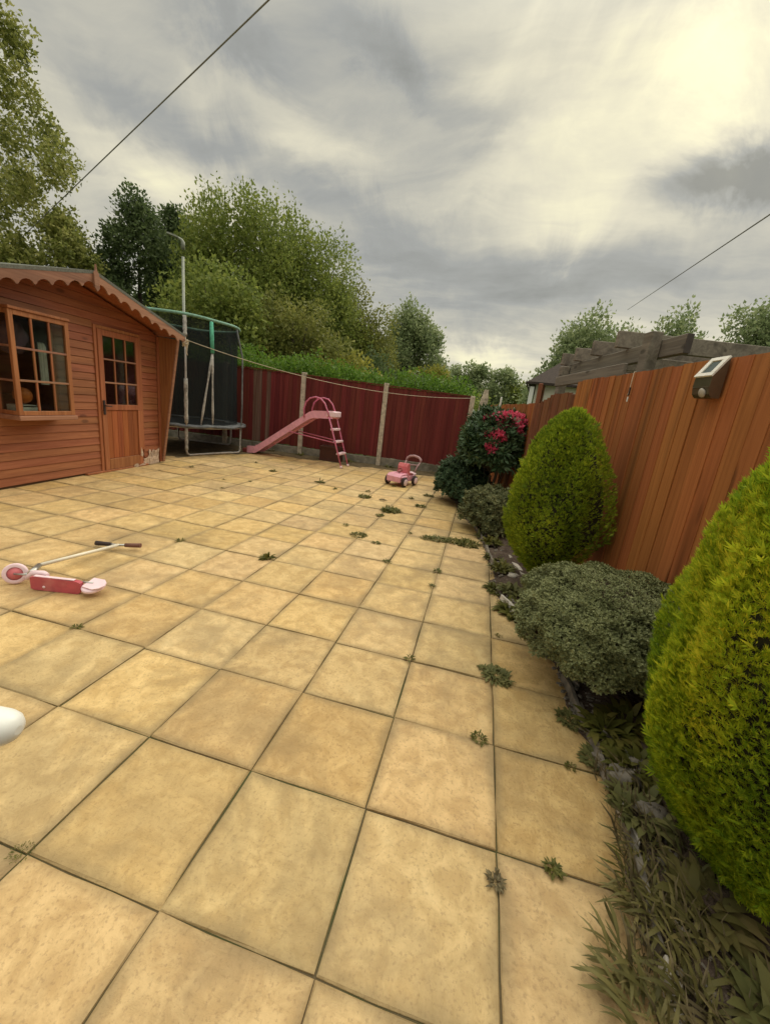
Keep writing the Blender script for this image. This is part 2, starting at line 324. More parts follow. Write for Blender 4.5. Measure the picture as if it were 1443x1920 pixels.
# ------------------------------------------------------------------ mesh helpers
class MB:
    def __init__(s): s.v = []; s.f = []; s.smooth = []
    def add(s, vs, fs, smooth=False):
        o = len(s.v); s.v += [tuple(q) for q in vs]; s.f += [tuple(i + o for i in f) for f in fs]; s.smooth += [smooth] * len(fs); return s
    def box(s, lo, hi, c=0.0, mat=None):
        lo = Vector(lo); hi = Vector(hi); c = min(c, .45 * min(hi - lo))
        vs = []; fs = []
        if c <= 0:
            for z in (lo.z, hi.z):
                vs += [(lo.x, lo.y, z), (hi.x, lo.y, z), (hi.x, hi.y, z), (lo.x, hi.y, z)]
            fs = [(3, 2, 1, 0), (4, 5, 6, 7), (0, 1, 5, 4), (1, 2, 6, 5), (2, 3, 7, 6), (3, 0, 4, 7)]
        else:
            def P(i, j, k, ax):
                p = [(lo.x, hi.x)[i], (lo.y, hi.y)[j], (lo.z, hi.z)[k]]
                ins = [(c, -c)[i], (c, -c)[j], (c, -c)[k]]
                for a in range(3):
                    if a != ax: p[a] += ins[a]
                return tuple(p)
            idx = {}
            for i in (0, 1):
                for j in (0, 1):
                    for k in (0, 1):
                        for ax in range(3): idx[i, j, k, ax] = len(vs); vs.append(P(i, j, k, ax))
            sq = [(0, 0), (1, 0), (1, 1), (0, 1)]
            def mk(ax, s_, a, b):
                q = [0, 0, 0]; o = [0, 1, 2]; o.remove(ax); q[ax] = s_; q[o[0]] = a; q[o[1]] = b; return tuple(q)
            for ax in range(3):
                for s_ in (0, 1):
                    f = [idx[mk(ax, s_, a, b) + (ax,)] for a, b in sq]
                    flip = (s_ == 0) ^ (ax == 1)
                    fs.append(tuple(f[::-1] if flip else f))
            for ax in range(3):
                o = [0, 1, 2]; o.remove(ax)
                for a in (0, 1):
                    for b in (0, 1):
                        fs.append((idx[mk(ax, 0, a, b) + (o[0],)], idx[mk(ax, 1, a, b) + (o[0],)], idx[mk(ax, 1, a, b) + (o[1],)], idx[mk(ax, 0, a, b) + (o[1],)]))
            for i in (0, 1):
                for j in (0, 1):
                    for k in (0, 1): fs.append(tuple(idx[i, j, k, ax] for ax in range(3)))
        if mat is not None: vs = [mat @ Vector(q) for q in vs]
        return s.add(vs, fs)
    def tube(s, pts, r, n=8, closed=False, caps=True):
        pts = [Vector(p) for p in pts]; k = len(pts)
        rs = r if isinstance(r, (list, tuple)) else [r] * k
        rings = []; prev = None
        for i, p in enumerate(pts):
            if closed: t = (pts[(i + 1) % k] - pts[i - 1])
            else: t = (pts[min(i + 1, k - 1)] - pts[max(i - 1, 0)])
            t = t.normalized()
            a = prev if prev is not None else (Vector((0, 0, 1)) if abs(t.z) < .9 else Vector((1, 0, 0)))
            u = (a - t * a.dot(t)).normalized(); prev = u; v_ = t.cross(u)
            rings.append([p + (u * math.cos(2 * math.pi * j / n) + v_ * math.sin(2 * math.pi * j / n)) * rs[i] for j in range(n)])
        vs = [q for rg in rings for q in rg]; fs = []
        for i in range(k if closed else k - 1):
            i2 = (i + 1) % k
            for j in range(n): fs.append((i * n + j, i * n + (j + 1) % n, i2 * n + (j + 1) % n, i2 * n + j))
        s.add(vs, fs, True)
        if caps and not closed:
            o = len(s.v) - len(vs)
            s.f += [tuple(o + j for j in range(n))[::-1], tuple(o + (k - 1) * n + j for j in range(n))]; s.smooth += [False, False]
        return s
    def prism(s, poly, d, mat=None):           # polygon in local XY, extruded along +Z by d
        n = len(poly); vs = [(x, y, 0) for x, y in poly] + [(x, y, d) for x, y in poly]
        fs = [tuple(range(n))[::-1], tuple(range(n, 2 * n))] + [(i, (i + 1) % n, n + (i + 1) % n, n + i) for i in range(n)]
        if mat is not None: vs = [mat @ Vector(q) for q in vs]
        return s.add(vs, fs)
    def lathe(s, prof, n=16, mat=None):        # (radius, z) profile
        vs = []; fs = []
        for r, z in prof: vs += [(r * math.cos(2 * math.pi * j / n), r * math.sin(2 * math.pi * j / n), z) for j in range(n)]
        for i in range(len(prof) - 1):
            for j in range(n): fs.append((i * n + j, i * n + (j + 1) % n, (i + 1) * n + (j + 1) % n, (i + 1) * n + j))
        if mat is not None: vs = [mat @ Vector(q) for q in vs]
        return s.add(vs, fs, True)
    def blob(s, c, rad, n=12, k=8, rough=.12, seed=0, mat=None):
        rr = random.Random(seed); ph = [rr.uniform(0, 6.28) for _ in range(6)]; vs = []; fs = []
        for i in range(k + 1):
            th = math.pi * i / k
            for j in range(n):
                a = 2 * math.pi * j / n
                f = 1 + rough * (math.sin(3 * a + ph[0]) * math.sin(2 * th + ph[1]) + .6 * math.sin(5 * a + ph[2] + 3 * th))
                vs.append(Vector((c[0] + rad[0] * f * math.sin(th) * math.cos(a), c[1] + rad[1] * f * math.sin(th) * math.sin(a), c[2] + rad[2] * f * math.cos(th))))
        for i in range(k):
            for j in range(n): fs.append((i * n + j, i * n + (j + 1) % n, (i + 1) * n + (j + 1) % n, (i + 1) * n + j)[::-1])
        if mat is not None: vs = [mat @ q for q in vs]
        return s.add(vs, fs, True)
    def mesh(s, name):
        me = bpy.data.meshes.new(name); me.from_pydata(s.v, [], s.f)
        me.polygons.foreach_set('use_smooth', s.smooth); me.validate(); me.update(); return me
    def build(s, name, mt, parent=None, loc=None, rot=None):
        return put(name, s.mesh(name), mt, parent, loc, rot)
def put(name, me, mt, parent=None, loc=None, rot=None):
    if not me.materials and mt is not None: me.materials.append(M[mt] if isinstance(mt, str) else mt)
    o = bpy.data.objects.new(name, me); COL.objects.link(o)
    if parent is not None: o.parent = parent
    if loc is not None: o.location = loc
    if rot is not None: o.rotation_euler = rot
    return o
def tag(o, label, cat, group=None):
    o['label'] = label; o['category'] = cat
    if group: o['group'] = group
    return o
def thing(name, label, cat, loc=(0, 0, 0), rz=0.0, group=None):
    o = bpy.data.objects.new(name, None); COL.objects.link(o); o.location = loc; o.rotation_euler = (0, 0, rz); o.empty_display_size = .1
    return tag(o, label, cat, group)
def structure(name, loc=(0, 0, 0)):
    o = bpy.data.objects.new(name, None); COL.objects.link(o); o.location = loc; o['kind'] = 'structure'; return o
def npmesh(name, V, Fq):
    me = bpy.data.meshes.new(name); k = Fq.shape[1]
    me.vertices.add(len(V)); me.vertices.foreach_set('co', np.ascontiguousarray(V, np.float32).ravel())
    me.loops.add(Fq.size); me.loops.foreach_set('vertex_index', np.ascontiguousarray(Fq, np.int32).ravel())
    me.polygons.add(len(Fq)); me.polygons.foreach_set('loop_start', np.arange(0, Fq.size, k, dtype=np.int32))
    me.polygons.foreach_set('loop_total', np.full(len(Fq), k, np.int32))
    me.update(calc_edges=True); return me
def nrm(a): return a / np.maximum(np.linalg.norm(a, axis=1, keepdims=True), 1e-9)
def leaf_quads(P, Tn, Nn, L, W, bend=.12):
    """diamond leaves: base P, pointing along Tn, in the plane of Tn and Nn x Tn"""
    B = nrm(np.cross(Nn, Tn)); Nn = nrm(np.cross(Tn, B))
    L = np.asarray(L).reshape(-1, 1); W = np.asarray(W).reshape(-1, 1)
    a = P; b = P + Tn * L * .45 + B * W * .5 - Nn * L * bend; c = P + Tn * L; d = P + Tn * L * .45 - B * W * .5 - Nn * L * bend
    V = np.stack([a, b, c, d], 1).reshape(-1, 3); n = len(P)
    F = np.arange(4 * n).reshape(n, 4); return V, F
def rdir(n): return nrm(RNG.normal(size=(n, 3)))
def crown_points(blobs, n, shell=.45, lump=.18, lo=-1.0):
    """points near the outsides of many ellipsoid clumps; uneven outline"""
    bl = np.array([list(b[0]) + list(b[1]) for b in blobs]); vol = (bl[:, 3] * bl[:, 4] * bl[:, 5]) ** .8; pk = RNG.choice(len(bl), n, p=vol / vol.sum())
    d = rdir(n); d[:, 2] = np.where(d[:, 2] < lo, -d[:, 2], d[:, 2])
    c = bl[pk, :3]; rad = bl[pk, 3:]
    ph = (pk * 1.7)
    f = 1 + lump * (np.sin(5 * d[:, 0] + 4 * d[:, 2] + ph) * np.sin(6 * d[:, 1] - 3 * d[:, 2] + 2 * ph) + .6 * np.sin(11 * d[:, 0] + ph) * np.sin(9 * d[:, 2] + 7 * d[:, 1]))
    r = f * (1 - shell * RNG.random(n) ** 1.6)
    return c + d * rad * r[:, None], d
def foliage(name, P, d, size, mt, parent, asp=.6, out=.6, upw=.25, jit=.8):
    n = len(P)
    Tn = nrm(d * out + np.array([0, 0, upw]) + RNG.normal(size=(n, 3)) * jit)
    Nn = nrm(np.array([0, 0, .6]) + d * .4 + RNG.normal(size=(n, 3)) * .7)
    L = size * RNG.uniform(.6, 1.35, n); V, F = leaf_quads(P, Tn, Nn, L, L * asp)
    return put(name, npmesh(name, V, F), mt, parent)

# ------------------------------------------------------------------ ground, patio, bed
gr = MB(); gr.add([(-600, -600, -.12), (600, -600, -.12), (600, 900, -.12), (-600, 900, -.12)], [(0, 1, 2, 3)])
g = gr.build('ground', 'lawn'); g['kind'] = 'structure'
patio = structure('patio')
jb = MB(); jb.add([(-8.5, -4, -.007), (1.3, -4, -.007), (1.3, 8.9, -.007), (-8.5, 8.9, -.007)], [(0, 1, 2, 3)]); jb.build('joint_bed', 'joint', patio)
EDGE = [(-.55, 9.2), (-.82, 7.6), (-.72, 6.5), (-.50, 5.6), (-.22, 4.5), (-.06, 3.6), (.0, 3.1), (.02, 2.5), (.10, 2.18), (.28, 1.89), (.36, 1.4), (.42, .99), (.45, .66), (.41, .42), (.36, .17), (.34, -.4), (.36, -4)]
def edge_x(y):
    for (x0, y0), (x1, y1) in zip(EDGE, EDGE[1:]):
        if y1 <= y <= y0: return x0 + (x1 - x0) * (y0 - y) / (y0 - y1)
    return EDGE[-1][0]
def px(X):
    q = Vector(X) - CAM; z = q.dot(fw)
    if z < .05: return None
    return 721.5 + F_PX * q.dot(rt2) / z, 960 - F_PX * q.dot(up2) / z
slab_meshes = []
for k in range(8):
    rr = random.Random(100 + k); h = .2226; b = MB()
    def ring(ins, z, jt):
        pts = []
        for sx, sy_ in ((-1, -1), (1, -1), (1, 1), (-1, 1)):
            nx = (1, 0) if sy_ == sx * -1 or True else None
            pts.append((sx, sy_))
        out = []
        for i in range(4):
            (ax, ay), (bx, by) = pts[i], pts[(i + 1) % 4]
            for q in (0, .33, .67):
                x = ax + (bx - ax) * q; y = ay + (by - ay) * q
                out.append((x * (h - ins) + rr.uniform(-jt, jt), y * (h - ins) + rr.uniform(-jt, jt), z + (rr.uniform(-.0012, .0012) if z > -.01 else 0)))
        return out
    r0, r1, r2 = ring(0, -.035, .0), ring(0.0, -.0035, .0026), ring(.0045, 0, .0026)
    vs = r0 + r1 + r2; fs = []
    for a in (0, 12):
        for i in range(12): fs.append((a + i, a + (i + 1) % 12, a + 12 + (i + 1) % 12, a + 12 + i))
    fs.append(tuple(range(24, 36))); b.add(vs, fs); slab_meshes.append(b.mesh('slab')); slab_meshes[-1].materials.append(M['slab'])
cands = []
for i in range(-19, 2):
    for j in range(-5, 20):
        x, y = (i + .5) * .45, (j + .5) * .45
        if -8.0 < x < -5.72 and 2.0 < y < 5.0: continue
        if x - .22 > edge_x(y) + .12: continue
        q = px((x, y, 0)); big = 0
        if q and -140 < q[0] < 1560 and 600 < q[1] < 2250:
            big = 1.0 / ((Vector((x, y, 0)) - CAM).length ** 3)
        cands.append((big, x, y))
cands.sort(reverse=True)
far = MB()
for k, (big, x, y) in enumerate(cands):
    rr = random.Random(int(1000 * x) + int(77 * y))
    z = rr.uniform(-.003, .003); me = rr.choice(slab_meshes); rz = rr.choice((0, 1, 2, 3)) * math.pi / 2 + rr.uniform(-.006, .006)
    if k < 296:
        o = put('slab', me, None, patio, (x, y, z), (rr.uniform(-.004, .004), rr.uniform(-.004, .004), rz))
    else:
        mtx = Matrix.Translation((x, y, z)) @ Matrix.Rotation(rz, 4, 'Z')
        far.add([mtx @ q.co for q in me.vertices], [tuple(p.vertices) for p in me.polygons])
fo = far.build('outer_slabs', 'slab', patio); fo['kind'] = 'stuff'

# the soil bed along the orange fence, lapping over the slab edge
FA = Vector((-.3, 8.6, 0)); FANG = math.atan2(-.984, .1775)
def fence_x(y): return -.3 + .1804 * (8.6 - y)
bed = MB(); ny, nx = 150, 14; vs = []
for a in range(ny + 1):
    y = 9.0 - a * 11.0 / ny
    for b_ in range(nx + 1):
        e0 = edge_x(y) + .03 * math.sin(y * 9) + .018 * math.sin(y * 31 + 1); x1 = fence_x(y) + .3; t_ = b_ / nx
        x = e0 + (x1 - e0) * t_
        hgt = .012 + .05 * min(1, t_ * 4) + random.uniform(-.012, .016) * (t_ > 0)
        vs.append((x, y, hgt if b_ else -.01))
fs = [(a * (nx + 1) + b_, (a + 1) * (nx + 1) + b_, (a + 1) * (nx + 1) + b_ + 1, a * (nx + 1) + b_ + 1) for a in range(ny) for b_ in range(nx)]
bed.add(vs, fs, True); o = bed.build('soil_bed', 'soil'); o['kind'] = 'structure'
dirt = MB(); vs = []; fs = []; nd = 60
for k in range(nd + 1):
    x = -8.4 + 7.7 * k / nd; yb = 8.22 + .09 * (x + 4.38) + .1
    ya = 5.25 + .18 * math.sin(x * 3) if x < -5.45 else (7.62 + .09 * (x + 4.4) + .09 * math.sin(x * 5) + .05 * math.sin(x * 17))
    if -5.45 <= x < -5.1: ya = 6.9
    for q in range(5): vs.append((x, ya + (yb - ya) * q / 4, -.002 if q == 0 else .006 + random.uniform(0, .006)))
for k in range(nd):
    for q in range(4): fs.append((k * 5 + q, (k + 1) * 5 + q, (k + 1) * 5 + q + 1, k * 5 + q + 1))
dirt.add(vs, fs, True); o = dirt.build('dirt', 'dirt'); o['kind'] = 'structure'
# loose chips and litter on the bed
P = []
lit = MB()
for k in range(1100):
    y = random.uniform(-.6, 8.3) if k % 3 else random.uniform(-.4, 2.4); x = edge_x(y) + abs(random.gauss(.02, .16)); z = .045 if x > edge_x(y) + .06 else .02
    s_ = random.uniform(.004, .014); mtx = Matrix.Translation((x, y, z)) @ Matrix.Rotation(random.uniform(0, 6), 4, 'Z') @ Matrix.Rotation(random.uniform(-.6, .6), 4, 'X')
    lit.box((-s_, -s_ * .6, -s_ * .4), (s_, s_ * .6, s_ * .4), s_ * .15, mtx)
o = lit.build('rubble', 'stone'); o['kind'] = 'stuff'

# ------------------------------------------------------------------ back fence (dark red boards, concrete posts)
BANG = math.atan2(.17, 1.89)
bf = thing('board_fence', 'dark red closeboard fence between pale concrete posts across the far end', 'fence', (-4.38, 8.22, 0), BANG)
def bf_top(x): return 1.80 - .016 * x - .05 * max(0, -(x - 0)) * 0
boards = {}
def board_mesh(w_, h_, t_, key):
    if key not in boards:
        b = MB(); b.add([(-w_ / 2, -t_ * .35, 0), (w_ / 2, -t_, 0), (w_ / 2, 0, 0), (-w_ / 2, 0, 0), (-w_ / 2, -t_ * .35, h_), (w_ / 2, -t_, h_), (w_ / 2, 0, h_), (-w_ / 2, 0, h_)],
                        [(3, 2, 1, 0), (4, 5, 6, 7), (0, 1, 5, 4), (1, 2, 6, 5), (2, 3, 7, 6), (3, 0, 4, 7)])
        boards[key] = b.mesh('board')
    return boards[key]
PSP = 1.897
for k in range(-2, 3):
    x = k * PSP; ht = bf_top(x) + (.06 if k < 2 else .02)
    MB().box((x - .05, -.06, 0), (x + .05, .05, ht), .008).build('post', 'concrete', bf)
for k in range(-2, 2):
    x0 = k * PSP + .05; x1 = (k + 1) * PSP - .05
    MB().box((x0 + .003, -.02, 0), (x1 - .003, .03, .17 if k < 1 else .19), .008).build('gravel_board', 'gravelb', bf)
    n = 17; pw = (x1 - x0) / n
    me = board_mesh(pw + .012, 1.0, .016, ('red', 0))
    wm = board_mesh(pw + .012, 1.0, .0161, ('worn', 0))
    for q in range(n):
        x = x0 + (q + .5) * pw; zb = .18 + random.uniform(0, .02)
        worn = k == -1 and q in (6, 7, 9)
        o = put('board', wm if worn else me, 'worn_fence' if worn else 'red_fence', bf, (x, random.uniform(-.004, .004), zb), (0, random.uniform(-.004, .004), 0))
        o.scale = (1, 1, bf_top(x) - zb - random.uniform(.0, .012))
        if worn: o['label'] = 'weathered board with the red stain worn off'
    zt = bf_top(k * PSP); z2 = bf_top((k + 1) * PSP)
    c = MB(); c.add([(x0, -.03, zt), (x1, -.03, z2), (x1, .02, z2), (x0, .02, zt), (x0, -.03, zt + .022), (x1, -.03, z2 + .022), (x1, .02, z2 + .022), (x0, .02, zt + .022)],
                    [(3, 2, 1, 0), (4, 5, 6, 7), (0, 1, 5, 4), (1, 2, 6, 5), (2, 3, 7, 6), (3, 0, 4, 7)]); c.build('capping', 'red_fence', bf)
    for zr in (.45, 1.45): MB().box((x0, .004, zr), (x1, .05, zr + .07), .004).build('rail', 'red_fence', bf)
cp = thing('concrete_post', 'mottled tapering concrete corner post behind the pink flowering bush', 'post', (-.36, 8.66, 0), BANG)
b = MB(); b.add([(-.1, -.09, 0), (.1, -.09, 0), (.1, .09, 0), (-.1, .09, 0), (-.085, -.07, 1.62), (.085, -.07, 1.62), (.085, .07, 1.62), (-.085, .07, 1.62), (-.02, -.05, 1.93), (.06, -.05, 1.93), (.06, .05, 1.93), (-.02, .05, 1.93)],
                [(3, 2, 1, 0), (0, 1, 5, 4), (1, 2, 6, 5), (2, 3, 7, 6), (3, 0, 4, 7), (4, 5, 9, 8), (5, 6, 10, 9), (6, 7, 11, 10), (7, 4, 8, 11), (8, 9, 10, 11)]); b.build('shaft', 'concrete', cp)

# ------------------------------------------------------------------ right fence (orange boards)
of = thing('board_fence', 'tall orange stained closeboard fence along the planting bed', 'fence', FA, FANG)
FACE = []          # local x = distance from the far corner, patio side = -y
def orange_run(s0, s1, ztop, mt='orange_fence', pitch=.105, z0=.08):
    n = max(1, round((s1 - s0) / pitch)); pw = (s1 - s0) / n
    me = board_mesh(pw + .012, 1.0, .007, (mt, round(pw, 4)))
    for q in range(n):
        s_ = s0 + (q + .5) * pw; zt = ztop(s_) if callable(ztop) else ztop
        o = put('board', me, mt, of, (s_, random.uniform(-.003, .003), z0), (0, random.uniform(-.003, .003), 0)); o.scale = (1, 1, zt - z0 + random.uniform(-.006, .004))
orange_run(4.83, 10.6, 1.81)
orange_run(3.66, 4.74, lambda s: 1.60 + .11 * min(1, max(0, (s - 3.66) / .55)), 'brown_fence')
orange_run(.12, 3.56, 1.61)
for s_, zt, mt in ((4.785, 1.69, 'brown_fence'), (3.61, 1.86, 'brown_fence'), (1.85, 1.62, 'brown_fence'), (6.62, 1.78, 'brown_fence'), (8.45, 1.78, 'brown_fence'), (10.3, 1.78, 'brown_fence')):
    fr = -.035 if s_ in (4.785, 3.61) else .01; hw = .022 if fr < 0 else .045; fr = -.022 if fr < 0 else fr
    MB().box((s_ - hw, fr, 0), (s_ + hw, .025 if fr < 0 else .09, zt), .006).build('post', mt, of)
for s0, s1, zt in ((4.85, 10.6, 1.81), (3.66, 4.73, 1.6), (.12, 3.56, 1.61)):
    for zr in (.3, .95, zt - .25): MB().box((s0, .006, zr), (s1, .06, zr + .07), .004).build('rail', 'brown_fence', of)
    MB().box((s0, -.012, .0), (s1, .02, .078), .006).build('kickboard', 'brown_fence', of)

def on_fence(s_, out, z): return FA + Vector((math.cos(FANG), math.sin(FANG), 0)) * s_ + Vector((-.984, -.1775, 0)) * out + Vector((0, 0, z))
# solar light
p0 = on_fence(6.74, .022, 1.60)
sol = thing('solar_wall_light', 'small bronze solar wall light with a pale rimmed panel near the fence top', 'wall light', p0, FANG)
# local: x along the fence, -y out from it
prof = [(0, .0), (-.040, .0), (-.058, .018), (-.066, .06), (-.064, .105), (0, .205)]
mtx = Matrix(((0, 0, 1, -.065), (1, 0, 0, 0), (0, 1, 0, 0), (0, 0, 0, 1)))
MB().prism([(y, z) for y, z in prof], .13, mtx).build('body', 'solar_body', sol)
dirv = Vector((0, .064, .10)).normalized(); nv = Vector((0, -dirv.z, dirv.y))
fr = Matrix((Vector((1, 0, 0)), dirv, nv)).transposed().to_4x4(); fr.translation = Vector((0, -.032, .156))
b = MB()
for lo, hi in (((-.067, -.062), (.067, -.040)), ((-.067, .040), (.067, .062)), ((-.067, -.040), (-.038, .040)), ((.038, -.040), (.067, .040))):
    b.box((lo[0], lo[1], .001), (hi[0], hi[1], .012), .001, fr)
b.build('panel_rim', 'solar_rim', sol)
MB().box((-.038, -.040, .001), (.038, .040, .006), 0, fr).build('solar_panel', 'solar_cell', sol)
b = MB(); b.lathe([(.0, 0), (.02, .001), (.026, .008), (.02, .014), (0, .016)], 14, Matrix.Translation((0.02, -.056, .026)) @ Matrix.Rotation(R(110), 4, 'X')); b.build('lens', 'pale_edge', sol)
MB().box((-.06, -.0685, .050), (.06, -.0655, .056), .001).build('trim_band', 'solar_body', sol)
# hook
hk = thing('fence_hook', 'little dark hook with a white tag hanging on the orange boards', 'hook', on_fence(5.90, .02, 1.60), FANG)
MB().tube([(0, 0, .21), (0, -.012, .21), (0, -.014, .06), (0, -.02, .04)], .0025, 6).build('wire', 'rope', hk)
MB().box((-.006, -.016, .04), (.006, -.006, .10), .002).build('clip', 'rubber', hk)
MB().box((-.007, -.014, -.004), (.007, -.009, .032), .002).build('tag', 'white', hk)

# ------------------------------------------------------------------ summer house
SH = thing('summer_house', 'orange brown timber summer house with scalloped bargeboards and nine pane door', 'summer house', (-5.23, 2.55, 0), R(5.0))
YL, YR, YC, ZE, ZA = -.46, 2.52, 1.03, 2.02, 2.42
def roof_z(y): return ZA - (ZA - ZE) * abs(y - YC) / 1.6
BX0, BX1, BZ0, BZ1 = .09, .75, .80, 1.86        # bay
DX0, DX1, DZ0, DZ1 = 1.37, 2.11, .03, 1.90      # door
pitch = .093; z = .03; row = 0
def clad(y0, y1, z0, z1, roofcut=False):
    if y1 - y0 < .01: return
    b = MB(); t0, t1 = .020, .010
    if roofcut:
        ya = max(y0, YC - 1.6 * (ZA - .03 - z0) / (ZA - ZE)); yb = min(y1, YC + 1.6 * (ZA - .03 - z0) / (ZA - ZE))
        yc_ = max(ya, YC - 1.6 * (ZA - .03 - z1) / (ZA - ZE)); yd = min(yb, YC + 1.6 * (ZA - .03 - z1) / (ZA - ZE))
        if yb - ya < .03: return
        if yd < yc_: yc_ = yd = YC
    else: ya = yc_ = y0; yb = yd = y1
    b.add([(0, ya, z0), (t0, ya, z0), (t0, yb, z0), (0, yb, z0), (t1, ya, z0 + .004), (0, yc_, z1), (t1, yc_, z1), (t1, yd, z1), (0, yd, z1)],
          [(0, 1, 2, 3)[::-1], (5, 6, 7, 8), (1, 2, 7, 6), (0, 3, 8, 5)[::-1], (0, 5, 6, 1)[::-1], (3, 2, 7, 8)])
    b.build('cladding_board', 'shed', SH)
while z < ZA - .05:
    z1 = min(z + pitch - .004, ZA - .03); segs = [(YL, YR)]
    for a, c_, zl, zh in ((BX0, BX1, BZ0, BZ1), (DX0 - .045, DX1 + .045, DZ0, DZ1 + .045)):
        if z1 > zl + .02 and z < zh - .02:
            ns = []
            for s0, s1 in segs:
                if c_ <= s0 or a >= s1: ns.append((s0, s1))
                else:
                    ns += [(s0, a)] * (a > s0) + [(c_, s1)] * (s1 > c_)
            segs = ns
    for s0, s1 in segs: clad(s0, s1, z, z1, z1 > 1.95)
    z += pitch
# other walls, floor, inside
for nm, lo, hi in (('side_wall', (-2.2, YL - .02, .02), (0, YL, 2.03)), ('side_wall', (-2.2, YR, .02), (0, YR + .02, 2.03)), ('rear_wall', (-2.22, YL, .02), (-2.2, YR, 2.2))):
    MB().box(lo, hi, .003).build(nm, 'shed', SH)
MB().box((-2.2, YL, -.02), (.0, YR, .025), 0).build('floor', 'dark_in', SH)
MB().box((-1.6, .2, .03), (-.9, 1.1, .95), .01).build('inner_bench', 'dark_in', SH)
# wing panel on the right, tapering forward
OV = .34
def wing(y0):
    b = MB(); pr = [(0, .02), (.03, .02), (OV, ZE - .05), (0, ZE - .03)]
    b.add([(x, y0, z_) for x, z_ in pr] + [(x, y0 + .022, z_) for x, z_ in pr], [(0, 1, 2, 3), (7, 6, 5, 4), (0, 4, 5, 1), (1, 5, 6, 2), (2, 6, 7, 3), (3, 7, 4, 0)])
    b.build('wing_panel', 'shed_v', SH)
    c = MB(); d = Vector((OV - .03, 0, ZE - .07)); d.normalize(); ln = 1.98
    fr_ = Matrix((Vector((d.z, 0, -d.x)), Vector((0, 1, 0)), d)).transposed().to_4x4(); fr_.translation = Vector((.032, y0 - .012, .02))
    c.box((0, 0, 0), (.022, .05, ln), .003, fr_); c.build('wing_trim', 'barge', SH)
wing(YR + .022); wing(YL - .046)
MB().box((.0205, YR - .03, .02), (.04, YR + .02, 1.98), .003).build('corner_trim', 'shed_v', SH)
# roof
for sgn in (-1, 1):
    y1 = YC + sgn * 1.66; zz1 = roof_z(y1); th = .035
    b = MB(); q = [(-2.35, YC, ZA + .028), (.385, YC, ZA + .028), (.385, y1, zz1 + .028), (-2.35, y1, zz1 + .028)]
    b.add(q + [(x, y, z_ + th) for x, y, z_ in q], [(3, 2, 1, 0), (4, 5, 6, 7), (0, 1, 5, 4), (1, 2, 6, 5), (2, 3, 7, 6), (3, 0, 4, 7)]); b.build('roof_slope', 'felt', SH)
    b = MB(); q = [(-2.33, YC, ZA + .002), (.36, YC, ZA + .002), (.36, y1, zz1 + .002), (-2.33, y1, zz1 + .002)]
    b.add(q + [(x, y, z_ + .024) for x, y, z_ in q], [(3, 2, 1, 0), (4, 5, 6, 7), (0, 1, 5, 4), (1, 2, 6, 5), (2, 3, 7, 6), (3, 0, 4, 7)]); b.build('roof_deck', 'shed_v', SH)
    # scalloped bargeboard: (along the slope, down)
    ln = math.hypot(1.66, ZA - zz1); ns = 9; pts = [(0, .03), (ln, .03)]; bot = []
    for k in range(ns):
        s0 = ln * k / ns; wd = ln / ns
        for t_ in (0.0, .07, .16, .3, .5, .7, .84, .93):
            d = -.105 if t_ in (0.0,) else {.07: -.098, .16: -.075, .3: -.058, .5: -.050, .7: -.058, .84: -.075, .93: -.098}[t_]
            bot.append((s0 + t_ * wd, d))
    bot.append((ln, -.105)); poly = [(0, .03)] + bot + [(ln, .03)]
    al = Vector((0, sgn * 1.66 / ln, (zz1 - ZA) / ln)); dn = Vector((0, 0, 1)); 
    fr_ = Matrix((al, dn, Vector((1, 0, 0)))).transposed().to_4x4(); fr_.translation = Vector((.362, YC, ZA))
    MB().prism(poly, .02, fr_).build('bargeboard', 'barge', SH)
b = MB(); b.prism([(-.035, -.12), (0, -.16), (.035, -.12), (.035, .03), (.012, .06), (0, .13), (-.012, .06), (-.035, .03)], .02, Matrix(((0, 0, 1, .383), (1, 0, 0, YC), (0, 1, 0, ZA), (0, 0, 0, 1)))); b.build('finial', 'barge', SH)
# glazed panels: frame in plane x = x0, from (y0,z0) to (y1,z1)
def bars_front(x0, y0, y1, z0, z1, nyb, nzb, fwid, bw, parent, dep=.03, mt='shed_v'):
    fr_ = MB()
    fr_.box((x0, y0, z0), (x0 + dep, y0 + fwid, z1), .003); fr_.box((x0, y1 - fwid, z0), (x0 + dep, y1, z1), .003)
    fr_.box((x0, y0 + fwid, z0), (x0 + dep, y1 - fwid, z0 + fwid), .003); fr_.box((x0, y0 + fwid, z1 - fwid), (x0 + dep, y1 - fwid, z1), .003)
    f = fr_.build('frame', mt, parent)
    yi0, yi1, zi0, zi1 = y0 + fwid, y1 - fwid, z0 + fwid, z1 - fwid
    cwid, chei = (yi1 - yi0 - (nyb - 1) * bw) / nyb, (zi1 - zi0 - (nzb - 1) * bw) / nzb
    for k in range(1, nzb):
        z_ = zi0 + k * chei + (k - 1) * bw; MB().box((x0 + .006, yi0, z_), (x0 + dep - .002, yi1, z_ + bw), .003).build('glazing_bar', 'barge', parent)
    for k in range(1, nyb):
        y_ = yi0 + k * cwid + (k - 1) * bw
        for j in range(nzb):
            z_ = zi0 + j * (chei + bw); MB().box((x0 + .008, y_, z_), (x0 + dep - .004, y_ + bw, z_ + chei), .003).build('glazing_bar', mt, parent)
    for k in range(nyb):
        for j in range(nzb):
            y_ = yi0 + k * (cwid + bw); z_ = zi0 + j * (chei + bw)
            MB().box((x0 + .012, y_, z_), (x0 + .016, y_ + cwid, z_ + chei)).build('pane', 'glass', parent)
bay = bpy.data.objects.new('bay_window', None); COL.objects.link(bay); bay.parent = SH
bars_front(.22, BX0, BX1, BZ0 + .02, BZ1, 3, 3, .048, .022, bay, .034)
